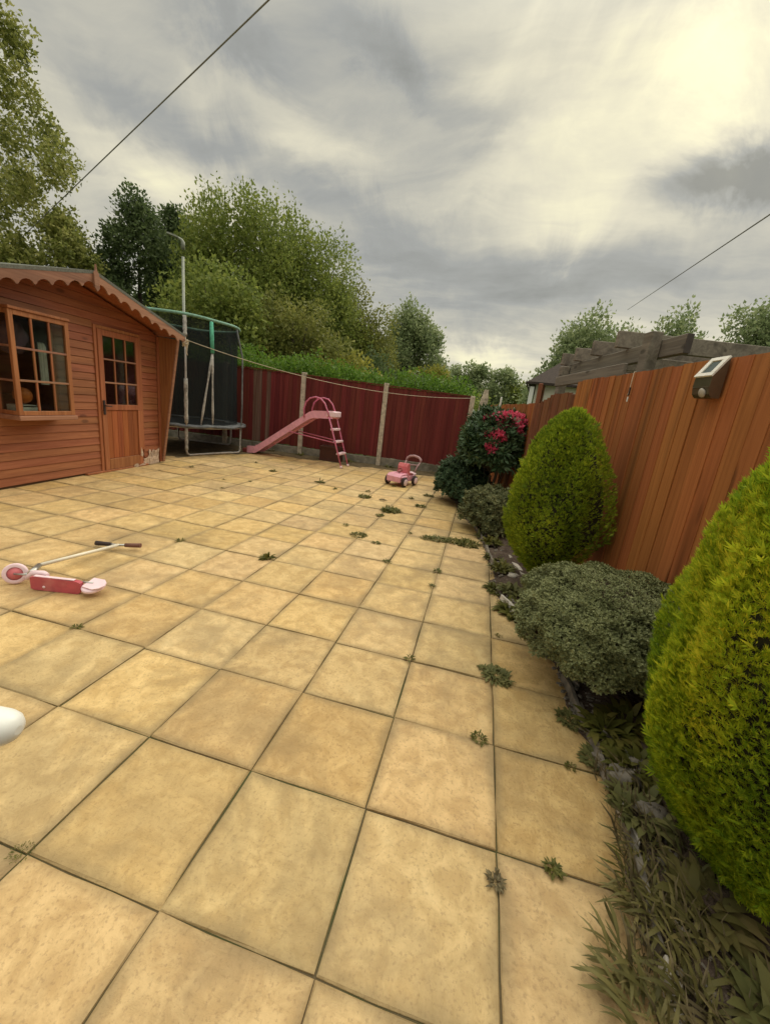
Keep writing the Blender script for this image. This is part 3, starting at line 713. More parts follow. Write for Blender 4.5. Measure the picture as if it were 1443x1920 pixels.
MB().box((.0, BX0 - .012, BZ0 - .03), (.275, BX1 + .012, BZ0 + .018), .004).build('sill', 'barge', bay)
MB().box((.0, BX0 - .008, BZ1 + .002), (.27, BX1 + .008, BZ1 + .03), .004).build('top_board', 'shed_v', bay)
for y0 in (BX0, BX1 - .03):                       # returns of the bay
    MB().box((.001, y0, BZ0 + .02), (.04, y0 + .03, BZ1), .003).build('side_post', 'shed_v', bay)
    for z_ in (BZ0 + .02, BZ1 - .045): MB().box((.041, y0, z_), (.219, y0 + .03, z_ + .045), .003).build('side_rail', 'shed_v', bay)
    for z_ in (1.16, 1.50): MB().box((.041, y0 + .005, z_), (.219, y0 + .025, z_ + .022), .003).build('glazing_bar', 'barge', bay)
    for za, zb in ((BZ0 + .066, 1.159), (1.183, 1.499), (1.523, BZ1 - .046)): MB().box((.041, y0 + .013, za), (.219, y0 + .017, zb)).build('pane', 'glass', bay)
door = bpy.data.objects.new('door', None); COL.objects.link(door); door.parent = SH
bars_front(.008, DX0 + .005, DX1 - .005, .86, DZ1 - .005, 3, 3, .075, .022, door, .034)
for y0, y1, z0, z1 in ((DX0 + .005, DX0 + .08, DZ0, .858), (DX1 - .08, DX1 - .005, DZ0, .858), (DX0 + .08, DX1 - .08, DZ0, .18)):
    MB().box((.008, y0, z0), (.042, y1, z1), .003).build('stile' if y1 - y0 < .1 else 'bottom_rail', 'shed_v', door)
n = 6; pw = (DX1 - DX0 - .16) / n
for k in range(n):
    MB().box((.012, DX0 + .08 + k * pw + .001, .182), (.028, DX0 + .08 + (k + 1) * pw - .001, .857), .003).build('door_board', 'shed_door', door)
MB().box((.0425, DX0 + .018, .80), (.058, DX0 + .05, .99), .004).build('lock_plate', 'rubber', door)
MB().tube([(.055, DX0 + .034, .92), (.085, DX0 + .034, .92), (.085, DX0 + .12, .915)], .008, 8).build('handle', 'rubber', door)
for y0, y1, z0, z1 in ((DX0 - .044, DX0 + .002, .02, DZ1 + .04), (DX1 - .002, DX1 + .044, .26, DZ1 + .04)):
    MB().box((.0, y0, z0), (.03, y1, z1), .003).build('door_lining', 'shed_v', SH)
MB().box((.0, DX0 + .003, DZ1 - .002), (.032, DX1 - .003, DZ1 + .04), .003).build('door_lining', 'shed_v', SH)
MB().box((-.02, DX0 - .3, .0), (.045, DX1 + .1, .026), .004).build('threshold', 'shed_v', SH)
MB().box((.0, DX0 - .05, DZ1 + .0405), (.0125, DX1 + .05, DZ1 + .13), .002).build('lintel_board', 'shed', SH)
# split, stripped timber low on the right of the door
rr = random.Random(5); dm = MB()
FL = Matrix(((0, 0, 1, 0), (1, 0, 0, 0), (0, 1, 0, 0), (0, 0, 0, 1)))
out_ = [(2.06, .005), (2.47, .005)] + [(2.475 - .012 * (k % 2), .04 + .05 * k) for k in range(5)] + [(2.46 - .03 * k, .275 - .012 * k - rr.uniform(0, .05)) for k in range(8)] + [(2.22 - .02 * k, .16 - .016 * k - rr.uniform(0, .035)) for k in range(8)]
dm.prism(out_, .003, Matrix.Translation((.0215, 0, 0)) @ FL)
for k in range(34):
    y0 = 2.10 + rr.random() * .35; hh = rr.uniform(.03, .12); z0 = rr.random() * max(.01, (.27 if y0 > 2.2 else .13) - hh); w_ = rr.uniform(.006, .022)
    dm.prism([(-w_, 0), (w_ * .7, rr.uniform(-.01, .01)), (w_, hh * .7), (rr.uniform(-w_, w_), hh), (-w_ * .8, hh * .6)], .003, Matrix.Translation((.0248 + rr.random() * .004, y0, z0)) @ Matrix.Rotation(rr.uniform(-.7, .7), 4, 'X') @ Matrix.Rotation(rr.uniform(-.1, .1), 4, 'Z') @ FL)
for k in range(9):
    y0 = 1.93 + rr.random() * .2; w_, h_ = rr.uniform(.02, .06), rr.uniform(.008, .02)
    dm.prism([(-w_, 0), (w_ * .6, -.004), (w_, h_ * .5), (w_ * .2, h_), (-w_ * .5, h_ * .7)], .004, Matrix.Translation((.046, y0, .004 + rr.random() * .03)) @ Matrix.Rotation(rr.uniform(-.3, .3), 4, 'X') @ FL)
dm.prism([(2.045, .17), (2.06, .30), (2.075, .25), (2.10, .19), (2.08, .15)], .006, Matrix(((0, 0, 1, .043), (1, 0, 0, 0), (0, 1, 0, 0), (0, 0, 0, 1))))
o = dm.build('splintered_wood', 'rawwood', SH); o['label'] = 'pale splintered wood where the bottom corner has broken away'; o['kind'] = 'stuff'
# things on the bay sill
def in_shed(x, y, z_): return SH.matrix_basis @ Vector((x, y, z_))
SH.matrix_basis = Matrix.Translation((-5.23, 2.55, 0)) @ Matrix.Rotation(R(5.0), 4, 'Z')
b = MB(); b.blob((0, 0, .085), (.085, .085, .085), 20, 12, 0.0)
tag(b.build('ball', 'ball', None, in_shed(.13, .25, .935)), 'orange ball on the window sill inside the summer house', 'ball')
b = thing('card_box', 'pale open card box on the summer house window sill under the orange ball', 'box', in_shed(.12, .25, BZ0 + .018), R(12))
for lo, hi in (((-.085, -.1, 0), (.085, .1, .006)), ((-.085, -.1, .007), (-.079, .1, .1)), ((.079, -.1, .007), (.085, .1, .085)), ((-.078, -.1, .007), (.078, -.094, .1)), ((-.078, .094, .007), (.078, .1, .1))):
    MB().box(lo, hi).build('side' if hi[2] > .01 else 'base', 'paper', b)
MB().box((-.08, -.1, .1005), (.08, .1, .104), 0).build('lid', 'paper', b)
b = MB(); b.lathe([(0, 0), (.02, 0), (.022, .01), (.022, .08), (.01, .105), (.009, .125), (0, .126)], 14)
tag(b.build('bottle', 'white', None, in_shed(.17, .375, BZ0 + .02)), 'small white bottle on the summer house window sill', 'bottle')
b = MB()
for k in range(5): b.prism([(-.014, 0), (.014, 0), (.012, .42), (-.012, .46)], .014, Matrix.Translation((.004 * (k % 2), .015 * k, 0)) @ Matrix(((0, 0, 1, 0), (1, 0, 0, 0), (0, 1, 0, 0), (0, 0, 0, 1))))
tag(b.build('curtain', 'paper', None, in_shed(.0, .60, 1.14)), 'pale folded curtain behind the right hand window panes', 'curtain')  # pale slats added to mimic a highlight in the panes
b = MB(); b.blob((0, 0, .16), (.05, .16, .15), 16, 10, .25, 3)
tag(b.build('jacket', 'purple', None, in_shed(-.1, .40, 1.45)), 'dusky cloth hanging behind the top of the summer house window', 'cloth')

# ------------------------------------------------------------------ trampoline
TC = Vector((-6.40, 6.78, 0)); TR, TZ, TT = 1.2, .60, 2.5
tr = thing('trampoline', 'round netted trampoline with a green top ring beside the summer house', 'trampoline', TC)
def cpt(a, r, z_): return (r * math.cos(a), r * math.sin(a), z_)
ca = [2 * math.pi * k / 48 for k in range(48)]
MB().tube([cpt(a, TR, TZ - .05) for a in ca], .022, 8, True).build('frame_ring', 'galv', tr)
MB().lathe([(0, TZ - .055), (TR - .2, TZ - .045)], 48).build('mat', 'mat_black', tr)
b = MB(); prev = None
b.lathe([(TR - .24, TZ - .03), (TR - .2, TZ - .012), (TR - .02, TZ - .008), (TR + .045, TZ - .015), (TR + .055, TZ - .045), (TR + .03, TZ - .06)], 64)
for k, q in enumerate(b.v): b.v[k] = (q[0], q[1], q[2] + .008 * math.sin(11 * math.atan2(q[1], q[0])) + .006 * math.sin(23 * math.atan2(q[1], q[0])))
b.build('spring_pad', 'pad', tr)
def ang(x, y): return math.atan2(y - TC.y, x - TC.x)
a1, a2 = ang(-5.56, 5.85), ang(-5.25, 7.08); half = (a2 - a1) / 2; mid = (a1 + a2) / 2
for k in range(3):
    am = mid + k * 2 * math.pi / 3; pa, pb = Vector(cpt(am - half, TR, 0)), Vector(cpt(am + half, TR, 0)); ch = pb - pa
    pts = [pa + Vector((0, 0, TZ - .06)), pa + Vector((0, 0, .10)), pa + ch * .015 + Vector((0, 0, .05)), pa + ch * .05 + Vector((0, 0, .024)), pa + ch * .3 + Vector((0, 0, .03)), pa + ch * .7 + Vector((0, 0, .032)), pb - ch * .05 + Vector((0, 0, .024)), pb - ch * .015 + Vector((0, 0, .05)), pb + Vector((0, 0, .10)), pb + Vector((0, 0, TZ - .06))]
    MB().tube(pts, .021, 8).build('leg', 'galv', tr)
RT = 1.08
for k in range(6):
    am = mid + (k // 2) * 2 * math.pi / 3 + (half if k % 2 else -half)
    p_a = Vector(cpt(am, TR + .005, .12)); p_b = Vector(cpt(am, TR + .02, 1.0)); p_c = Vector(cpt(am, TR + .01, 1.95)); p_d = Vector(cpt(am, RT, TT - .02))
    q = MB().tube([p_a, p_b, p_c, p_c.lerp(p_d, .6), p_d], .017, 8).build('net_pole', 'galv' if k == 0 else 'pad', tr)
    if k == 0:
        for za, zb, rr_ in ((.13, .56, .030), (.62, 1.42, .033), (2.13, 2.47, .033)):
            b = MB()
            n = 8; pts = [Vector(cpt(am, TR + .005 - max(0, (za + (zb - za) * i / n - 1.95)) * .22, za + (zb - za) * i / n)) for i in range(n + 1)]
            b.tube(pts, [rr_ * (1 + .12 * math.sin(i * 2.3 + za * 9)) for i in range(n + 1)], 9)
            b.build('foam_sleeve', 'foam_grey', q)
# the green sleeved pole on the side facing the patio, with two worn struts
am = ang(-5.30, 6.30)
ptop = Vector(cpt(am, RT, TT - .02)); pm = Vector(cpt(am, RT + .04, 1.92))
q = MB().tube([ptop, pm], .016, 8).build('net_pole', 'galv', tr)
MB().tube([ptop.lerp(pm, .03), ptop.lerp(pm, .5), pm], [.033, .036, .034], 10).build('foam_sleeve', 'foam_green', q)
q['label'] = 'green sleeved net pole splitting into two struts'
for da, mt in ((-.20, 'foam_grey'), (.0, 'foam_grey')):
    e = Vector(cpt(am + da, TR - .06, TZ)); pts = [pm.lerp(e, t_) for t_ in (0, .2, .4, .6, .8, 1)]
    MB().tube(pts, [.018 + .006 * math.sin(k * 2.1) for k in range(6)], 8).build('strut', mt, tr)
MB().tube([cpt(a, RT, TT + .006 * math.sin(6 * a)) for a in ca], .025, 8, True).build('top_ring', 'ring_green', tr)
# net: fine mesh cloth
mt, t = new_mat('safety_net'); oc = t.n('ShaderNodeTexCoord').outputs['Object']
bs = t.n('ShaderNodeBsdfDiffuse', i_Color=(.022, .026, .026)); tp = t.n('ShaderNodeBsdfTransparent')
fac = t.m('ADD', .68, t.m('MULTIPLY', t.mapr(t.noise(oc, 2.2, 3), .35, .65), .16))
ms = t.n('ShaderNodeMixShader', i_0=fac, i_1=tp.outputs[0], i_2=bs.outputs[0]); t.n('ShaderNodeOutputMaterial', i_0=ms.outputs[0]); M['net'] = mt
b = MB(); nn = 60; vs = []; zs = [TZ - .01, .9, 1.3, 1.7, 2.1, TT - .03]
for z_ in zs:
    for k in range(nn):
        a = 2 * math.pi * k / nn; vs.append(cpt(a, RT - .02 - .02 * math.sin((z_ - TZ) / 1.9 * math.pi) + .012 * math.sin(13 * a + z_), z_))
b.add(vs, [(i * nn + j, i * nn + (j + 1) % nn, (i + 1) * nn + (j + 1) % nn, (i + 1) * nn + j) for i in range(len(zs) - 1) for j in range(nn)], True); b.build('net', 'net', tr)

# ------------------------------------------------------------------ slide
sld = thing('slide', 'pink children slide with ladder and looped handrails by the red fence', 'slide', (-4.1, 7.42, 0), R(-2.5))
W2 = .16
prof = [(-1.10, .06), (-.93, .075), (-.88, .09), (.34, .955), (.44, .99), (.86, 1.02)]
def chute(y0, y1, dz0, dz1, nm, mt, pr=prof):
    n = len(pr); vs = [(x, y, z_ + dz) for y, dz in ((y0, dz0), (y1, dz0), (y1, dz1), (y0, dz1)) for x, z_ in pr]
    fs = [(a * n + i, a * n + i + 1, ((a + 1) % 4) * n + i + 1, ((a + 1) % 4) * n + i) for a in range(4) for i in range(n - 1)] + [(0, n, 2 * n, 3 * n), (4 * n - 1, 3 * n - 1, 2 * n - 1, n - 1)]
    return MB().add(vs, fs).build(nm, mt, sld)
chute(-W2 + .013, W2 - .013, -.02, 0.0, 'chute_bed', 'pink')
for s_ in (-1, 1): chute(s_ * W2 - .012, s_ * W2 + .012, -.05, .10, 'chute_side', 'pink')
MB().box((.72, -W2 - .02, 1.0), (.90, W2 + .02, 1.115), .015).build('platform_end', 'pale_pink', sld)
MB().box((-1.22, -W2 - .02, .0), (-1.09, W2 + .02, .10), .02).build('foot_block', 'dark_red', sld)
for s_ in (-1, 1):
    y = s_ * (W2 + .03)
    MB().tube([(.24, y, .93), (.22, y, 1.10), (.26, y, 1.24), (.34, y, 1.32), (.46, y, 1.36), (.58, y, 1.34), (.68, y, 1.25), (.76, y, 1.09), (.79, y, 1.0)], .016, 8).build('handrail', 'pink_tube', sld)
    MB().tube([(.79, y, 1.0), (.97, y, .5), (1.14, y, .03)], .016, 8).build('ladder_rail', 'pink_tube', sld)
    MB().tube([(-.08, y, .60), (.96, y, .50)], .011, 8).build('brace', 'pink_tube', sld)
    MB().tube([(1.135, y, .05), (1.15, y, .0)], .024, 10).build('foot_cap', 'pale_pink', sld)
for z_ in (.76, .52, .28):
    x = .79 + (1.0 - z_) * .355; MB().box((x - .045, -W2 - .012, z_ - .022), (x + .04, W2 + .012, z_ + .022), .008).build('rung', 'pale_pink', sld)
# planter behind the slide
pt = thing('planter_box', 'dark reddish brown planter box on the ground behind the pink slide', 'planter', (-3.50, 7.98, 0), BANG)
for nm, lo, hi in (('side', (-.24, -.12, .0), (.24, -.10, .33)), ('side', (-.24, .10, .0), (.24, .12, .33)), ('end', (-.24, -.099, .0), (-.22, .099, .33)), ('end', (.22, -.099, .0), (.24, .099, .33)), ('soil', (-.22, -.1, .02), (.22, .1, .29))):
    MB().box(lo, hi, .003).build(nm, 'soil' if nm == 'soil' else 'planter', pt)
for zz_ in (.0, .29): MB().box((-.25, -.13, zz_), (.25, -.1205, zz_ + .04), .003).build('rim', 'planter', pt)

# ------------------------------------------------------------------ toy car
tc = thing('ride_on_car', 'small pink toddler ride-on car with arched push handle near the far slabs', 'toy car', (-1.56, 6.50, 0), math.atan2(.35, .13)); tc.scale = (1.16, 1.16, 1.16)
# local +x = rear (away from the camera), y across
b = MB(); b.prism([(-.24, .07), (.20, .07), (.22, .12), (.20, .15), (.02, .15), (-.02, .19), (-.20, .185), (-.245, .15)], .24, Matrix(((1, 0, 0, 0), (0, 0, -1, .12), (0, 1, 0, 0), (0, 0, 0, 1)))); b.build('body', 'pink', tc)
MB().box((-.23, -.135, .12), (-.03, .135, .17), .02).build('bonnet', 'pink', tc)
b = MB(); b.prism([(.0, .15), (.10, .15), (.075, .30), (.055, .335), (.015, .335), (-.005, .29)], .17, Matrix(((1, 0, 0, .0), (0, 0, -1, .085), (0, 1, 0, 0), (0, 0, 0, 1)))); b.build('seat_back', 'coral', tc)
MB().box((.10, -.10, .15), (.20, .10, .18), .012).build('rear_deck', 'dark_red', tc)
MB().box((.18, -.125, .13), (.25, .125, .195), .02).build('rear_panel', 'pale_pink', tc)
for s_ in (-1, 1): MB().tube([(.2, s_ * .1, .17), (.245, s_ * .115, .28), (.31, s_ * .13, .36)], .012, 8).build('handle_upright', 'mauve', tc)
MB().tube([(.31, -.13, .36), (.325, -.125, .39), (.325, -.08, .425), (.32, 0, .44), (.325, .08, .425), (.325, .125, .39), (.31, .13, .36)], .019, 9).build('push_handle', 'mauve', tc)
MB().tube([(.27, -.122, .31), (.265, 0, .295), (.27, .122, .31)], .009, 8).build('handle_bar', 'mauve', tc)
MB().lathe([(.03, -.006), (.042, -.007), (.046, 0), (.042, .007), (.03, .006), (.03, -.006)], 18, Matrix.Translation((-.085, 0, .235)) @ Matrix.Rotation(R(-35), 4, 'Y')).build('steering_wheel', 'dark_red', tc)
MB().tube([(-.10, 0, .16), (-.085, 0, .235)], .01, 8).build('steering_column', 'mauve', tc)
for x in (-.15, .16):
    for s_ in (-1, 1):
        mtx = Matrix.Translation((x, s_ * .15, .075)) @ Matrix.Rotation(R(90), 4, 'X')
        wq = MB().lathe([(.03, -.022), (.062, -.024), (.075, -.014), (.075, .014), (.062, .024), (.03, .022)], 20, mtx).build('wheel', 'rubber', tc)
        MB().lathe([(0, -.027), (.02, -.030), (.05, -.026), (.056, -.020), (.056, .020), (.05, .026), (.02, .030), (0, .027)], 18, mtx).build('hub', 'pale_pink', wq)

# ------------------------------------------------------------------ scooter lying on its side
sc = thing('kick_scooter', 'pink and red child kick scooter lying on its side on the slabs', 'scooter', (-2.98, 1.16, 0))
sc_y = Vector((-.03, 1.0, 0)).normalized()                 # stem direction along the ground
wc = Vector((-.02, -.02, .066))
wm = Matrix((sc_y, Vector((0, 0, 1)), sc_y.cross(Vector((0, 0, 1))))).transposed().to_4x4()
tilt = Matrix.Rotation(R(-20), 4, 'X')
def wheel(center, rotm, nm='wheel'):
    mtx = Matrix.Translation(center) @ rotm
    wq = MB().lathe([(.042, -.011), (.058, -.012), (.066, -.007), (.066, .007), (.058, .012), (.042, .011)], 26, mtx).build(nm, 'pale_pink', sc)
    MB().lathe([(.0, -.010), (.012, -.013), (.016, -.009), (.042, -.0085), (.042, .0085), (.016, .009), (.012, .013), (0, .010)], 24, mtx).build('hub', 'coral', wq)
    MB().lathe([(0, -.0165), (.006, -.0165), (.006, .0165), (0, .0165)], 10, mtx).build('axle', 'steel', wq)
face = Vector((.62, -.74, .25)).normalized(); e1 = Vector((0, 0, 1)).cross(face).normalized()
wheel(wc, Matrix((e1, face.cross(e1), face)).transposed().to_4x4(), 'wheel')
dk0, dk1 = Vector((.13, -.02, 0)), Vector((.43, .05, 0)); dd = (dk1 - dk0).normalized(); dnn = Vector((dd.y, -dd.x, 0))
for s_ in (-1, 1): MB().tube([wc + face * .017 * s_, wc + face * .019 * s_ + dd * .06 + Vector((0, 0, .004)), wc + dd * .10 + face * .008 * s_ + Vector((0, .01, .006))], .006, 7).build('fork', 'steel', sc)
fr_ = Matrix((dd, Vector((0, 0, 1)), dd.cross(Vector((0, 0, 1))))).transposed().to_4x4(); fr_.translation = dk0
MB().prism([(.0, .012), (.02, .004), (.29, .004), (.31, .02), (.31, .078), (.29, .088), (.03, .092), (.0, .085)], .03, fr_).build('deck', 'red_deck', sc)
MB().box((.02, .092, .004), (.27, .096, .026), .001, fr_).build('deck_edge', 'pale_pink', sc)
MB().lathe([(0, .0005), (.009, .0005), (.009, .004), (0, .005)], 10, fr_ @ Matrix.Translation((.085, .03, .03))).build('bolt', 'pale_pink', sc)
hd = dk0 + Vector((-.035, .0, .085))
MB().tube([dk0 + Vector((-.06, 0, .05)), hd + Vector((.0, .02, .0)), hd + Vector((.05, .05, -.005)), dk0 + dd * .09 + Vector((0, 0, .1))], [.016, .022, .02, .010], 9).build('folding_neck', 'pale_pink', sc)
st0 = Vector((.015, .10, .085)); st1 = Vector((.02, .70, .035))
MB().tube([hd + Vector((.0, .01, 0)), st0], [.02, .016], 9).build('clamp', 'steel', sc)
MB().tube([st0, st1], .0125, 10).build('stem', 'cream_tube', sc)
MB().tube([st1 + Vector((-.165, -.045, .0)), st1, st1 + Vector((.16, .05, .012))], .010, 8).build('handlebar', 'steel', sc)
MB().tube([st1 + Vector((-.17, -.046, .0)), st1 + Vector((-.055, -.015, 0))], [.019, .016], 9).build('grip', 'rubber', sc)
MB().tube([st1 + Vector((.05, .0155, .004)), st1 + Vector((.165, .051, .012))], [.016, .019], 9).build('grip', 'brownrub', sc)
rw = dk1 + dd * .065 + Vector((0, 0, .055)) - dnn * .0
flat = Matrix.Rotation(R(14), 4, 'X')
wheel(rw, flat, 'wheel')
b = MB(); b.prism([(-.04, -.045), (.04, -.05), (.07, -.03), (.085, 0), (.07, .03), (.04, .05), (-.04, .045)], .007, Matrix.Translation(rw + Vector((.0, 0, .016))) @ flat); b.build('rear_fender', 'pale_pink', sc)
for s_ in (0, 1): MB().tube([dk1 + Vector((-.02, 0, .035 + .04 * s_)), rw + Vector((0, 0, -.018 + .04 * s_))], .006, 7).build('rear_fork', 'steel', sc)

# ------------------------------------------------------------------ white door with its handle reaching in at the left edge
TIP = Vector((-.647, -.407, 1.042))
hl = thing('door_handle', 'smooth white rounded handle end poking in at the left edge of the picture', 'handle', TIP)
hv = (-rt2 * .95 + up2 * .17 ).normalized()
pts = [hv * t_ for t_ in (0, .003, .008, .016, .05, .09, .13)]
MB().tube(pts, [.004, .0105, .0142, .0160, .0165, .0168, .017], 24).build('lever', 'white', hl)
MB().tube([hv * .13, hv * .15 + Vector((0, .01, 0)), hv * .155 + Vector((0, .06, 0))], [.019, .02, .016], 14).build('neck', 'white', hl)
MB().box(tuple(hv * .155 + Vector((-.02, .058, -.11))), tuple(hv * .155 + Vector((.02, .07, .11))), .004).build('back_plate', 'white', hl)

# ------------------------------------------------------------------ wires, lamp post, washing line
def wire(name, a, b_, r, mt, label, cat, sag=0.0, n=24):
    a = Vector(a); b_ = Vector(b_)
    pts = [a.lerp(b_, i / n) - Vector((0, 0, sag * 4 * (i / n) * (1 - i / n))) for i in range(n + 1)]
    return tag(MB().tube(pts, r, 6).build(name, mt), label, cat)
def at(az, el, d): return CAM + Vector((math.sin(R(az)) * d, math.cos(R(az)) * d, math.tan(R(el)) * d))
c1a, c1b = at(-55.6, 8.4, 22), at(-31, 34.5, 7.0); ex = (c1b - c1a)
wire('overhead_cable', c1a - ex * .15, c1b + ex * .45, .010, 'cable', 'thick grey overhead cable running from upper middle down to the far left', 'cable')
t_ = min((abs(math.degrees(math.atan2((c1a + ex * q - CAM).x, (c1a + ex * q - CAM).y)) + 53.7), q) for q in np.linspace(-.1, .9, 400))[1]; ip = c1a + ex * t_
iw = thing('cable_clamp', 'small white clamp on the overhead cable in front of the far left tree', 'clamp', ip)
MB().lathe([(0, -.13), (.05, -.12), (.09, -.05), (.06, 0), (.09, .05), (.05, .12), (0, .13)], 10, ex.to_track_quat('Z', 'Y').to_matrix().to_4x4()).build('insulator', 'white', iw)
MB().tube([(0, 0, 0), (.25, .1, -.35)], .02, 6).build('tail_wire', 'cable', iw)
c2a, c2b = at(24.2, 21.1, 9), at(14.1, 13.6, 27); ex = (c2a - c2b)
wire('overhead_cable', c2b - ex * .05, c2a + ex * .5, .012, 'cable', 'thin overhead cable slanting down to the tree above the pergola', 'cable')
wire('washing_line', (-5.07, 5.25, 2.0), (-.58, 8.50, 1.72), .005, 'rope', 'thin pale washing line strung across in front of the red fence', 'washing line', .24)
b = MB(); kp = Vector((-5.07, 5.25, 1.97)); rr = random.Random(2)
for k in range(6):
    a0 = rr.uniform(0, 6); pts = [kp + Vector((.03 * math.cos(a0 + q), .035 * math.sin(a0 + q * 1.3), .035 * math.sin(q * 1.7 + k) - .02 * q * .5)) for q in np.linspace(0, 5, 12)]
    b.tube(pts, .007, 6)
b.tube([kp + Vector((0, 0, .05)), kp + Vector((.02, .01, -.06)), kp + Vector((.0, .02, -.16)), kp + Vector((.02, .02, -.20))], [.006, .012, .010, .006], 7)
tag(b.build('rope_knot', 'rope'), 'bundle of pale knotted rope tied at the summer house eave corner', 'rope')
LP = at(-39.3, 0, 12); LP.z = 0
lp = thing('street_lamp', 'tall thin grey street lamp rising behind the trampoline', 'street lamp', LP, R(39.3))
zt = 1.37 + 12 * math.tan(R(14.9))
MB().tube([(0, 0, -.1), (0, 0, zt - .35)], [.036, .031], 12).build('column', 'lamp', lp)
MB().tube([(0, 0, zt - .20), (0, 0, zt - .04), (-.03, 0, zt + .0), (-.12, 0, zt + .03)], [.046, .043, .034, .026], 10).build('bracket', 'lamp', lp)
b = MB(); b.prism([(-.34, -.04), (-.30, -.06), (-.11, -.045), (-.11, .045), (-.30, .06), (-.34, .04)], .035, Matrix.Translation((0, 0, zt + .0)) @ Matrix.Rotation(R(8), 4, 'Y')); b.build('lantern', 'lamp', lp)

# ------------------------------------------------------------------ pergola behind the orange fence
pg = thing('pergola', 'grey weathered timber pergola showing above the orange fence', 'pergola', FA, FANG)
# local x = along the fence, +y = into the next garden
def beam(lo, hi, nm, mt='pergola'): return MB().box(lo, hi, .006).build(nm, mt, pg)
beam((2.4, .60, 2.075), (5.33, .66, 2.235), 'beam'); beam((5.3305, .602, 2.077), (5.336, .658, 2.233), 'beam_end', 'endgrain')
beam((2.4, 3.2, 2.075), (5.33, 3.26, 2.235), 'beam')
for k, s_ in enumerate((4.36, 3.72, 3.14, 2.6)):
    beam((s_ - .03, .47 + .02 * k, 2.24), (s_ + .03, 4.4, 2.405), 'rafter')
beam((4.86, .49, 0), (4.99, .597, 2.30), 'post'); beam((2.7, .49, 0), (2.83, .597, 2.2), 'post'); beam((4.86, 3.27, 0), (4.99, 3.38, 2.2), 'post')
beam((4.05, .68, 2.06), (4.10, 4.4, 2.225), 'cross_beam'); beam((2.9, .40, 1.90), (4.80, .44, 2.03), 'side_rail')

# ------------------------------------------------------------------ bungalow beyond the fence
bh = thing('bungalow', 'white rendered bungalow with a dark hipped tile roof beyond the orange fence', 'house', (.80, 12.3, 0), R(-7))
MB().box((.2, .3, 0), (8.7, 5.75, 2.5), 0).build('wall', 'wall_white', bh)
rf = MB(); e = [(-.05, .0, 2.50), (9.0, .0, 2.50), (9.0, 6.0, 2.50), (-.05, 6.0, 2.50), (1.5, 3.0, 4.0), (7.3, 3.0, 4.0)]
rf.add(e, [(0, 1, 5, 4), (1, 2, 5), (2, 3, 4, 5), (3, 0, 4), (3, 2, 1, 0)]); rfo = rf.build('roof', 'roof_tile', bh)
MB().box((-.06, -.03, 2.44), (9.0, -.002, 2.51), .004).build('fascia', 'roof_tile', bh); MB().box((-.09, -.03, 2.44), (-.062, 6.0, 2.51), .004).build('fascia', 'roof_tile', bh)
for x0, x1, z0, z1 in ((.95, 1.9, 1.25, 2.2), (3.0, 4.4, 1.0, 2.2)):
    f = MB()
    for lo, hi in (((x0, z0), (x1, z0 + .06)), ((x0, z1 - .06), (x1, z1)), ((x0, z0 + .06), (x0 + .06, z1 - .06)), ((x1 - .06, z0 + .06), (x1, z1 - .06)), (((x0 + x1) / 2 - .03, z0 + .06), ((x0 + x1) / 2 + .03, z1 - .06))):
        f.box((lo[0], .25, lo[1]), (hi[0], .295, hi[1]), .004)
    wf = f.build('window', 'white', bh); MB().box((x0 + .06, .275, z0 + .06), (x1 - .06, .285, z1 - .06)).build('pane', 'solar_cell', wf)
MB().tube([(.42, .25, 0), (.42, .25, 2.3), (.42, .04, 2.42)], .04, 8).build('downpipe', 'brown_fence', bh)
MB().box((.05, .05, 0), (.17, .17, 2.38), .004).build('porch_post', 'white', bh)
an = thing('tv_aerial', 'small white bracketed aerial on the dark bungalow roof slope', 'aerial', (2.15, 13.1, 2.95), R(-7))
MB().tube([(0, 0, -.15), (0, 0, .35)], .03, 8).build('mast', 'white', an)
MB().tube([(-.25, 0, .5), (-.22, 0, .32), (0, 0, .27), (.22, 0, .32), (.27, 0, .5)], .035, 8).build('bracket', 'white', an)

# ------------------------------------------------------------------ trees
def tree(name, label, az, d, base_r, blobs, leafm, n, size, trunk_h, group=None, shell=.55, lump=.22, trunk_r=.14, asp=.62, out=.5, upw=.2, limbs=True, extra=None):
    o_ = at(az, 0, d); o_.z = -.1
    t_ = thing(name, label, 'tree', o_, R(-az), group)
    # local +y points away from the camera, x to its right
    tk = MB(); top = max(b[0][2] for b in blobs)
    tk.tube([(0, 0, 0), (.05, 0, trunk_h * .4), (-.05, .05, trunk_h), (0, 0, top * .9)], [trunk_r * 1.3, trunk_r, trunk_r * .75, trunk_r * .15], 8)
    if limbs:
        for c, r in blobs[:40]:
            s0 = Vector((0, 0, min(trunk_h, max(.4, c[2] - .6 * math.hypot(c[0], c[1]) - .4)))); e_ = Vector(c)
            tk.tube([s0, s0.lerp(e_, .5) + Vector((0, 0, -.15)), e_], [trunk_r * .42, trunk_r * .28, trunk_r * .08], 5, caps=False)
    tk.build('trunk', 'bark', t_)
    Pn, dn_ = crown_points(blobs, n, shell, lump)
    foliage('crown', Pn, dn_, size, leafm, t_, asp, out, upw)
    return t_
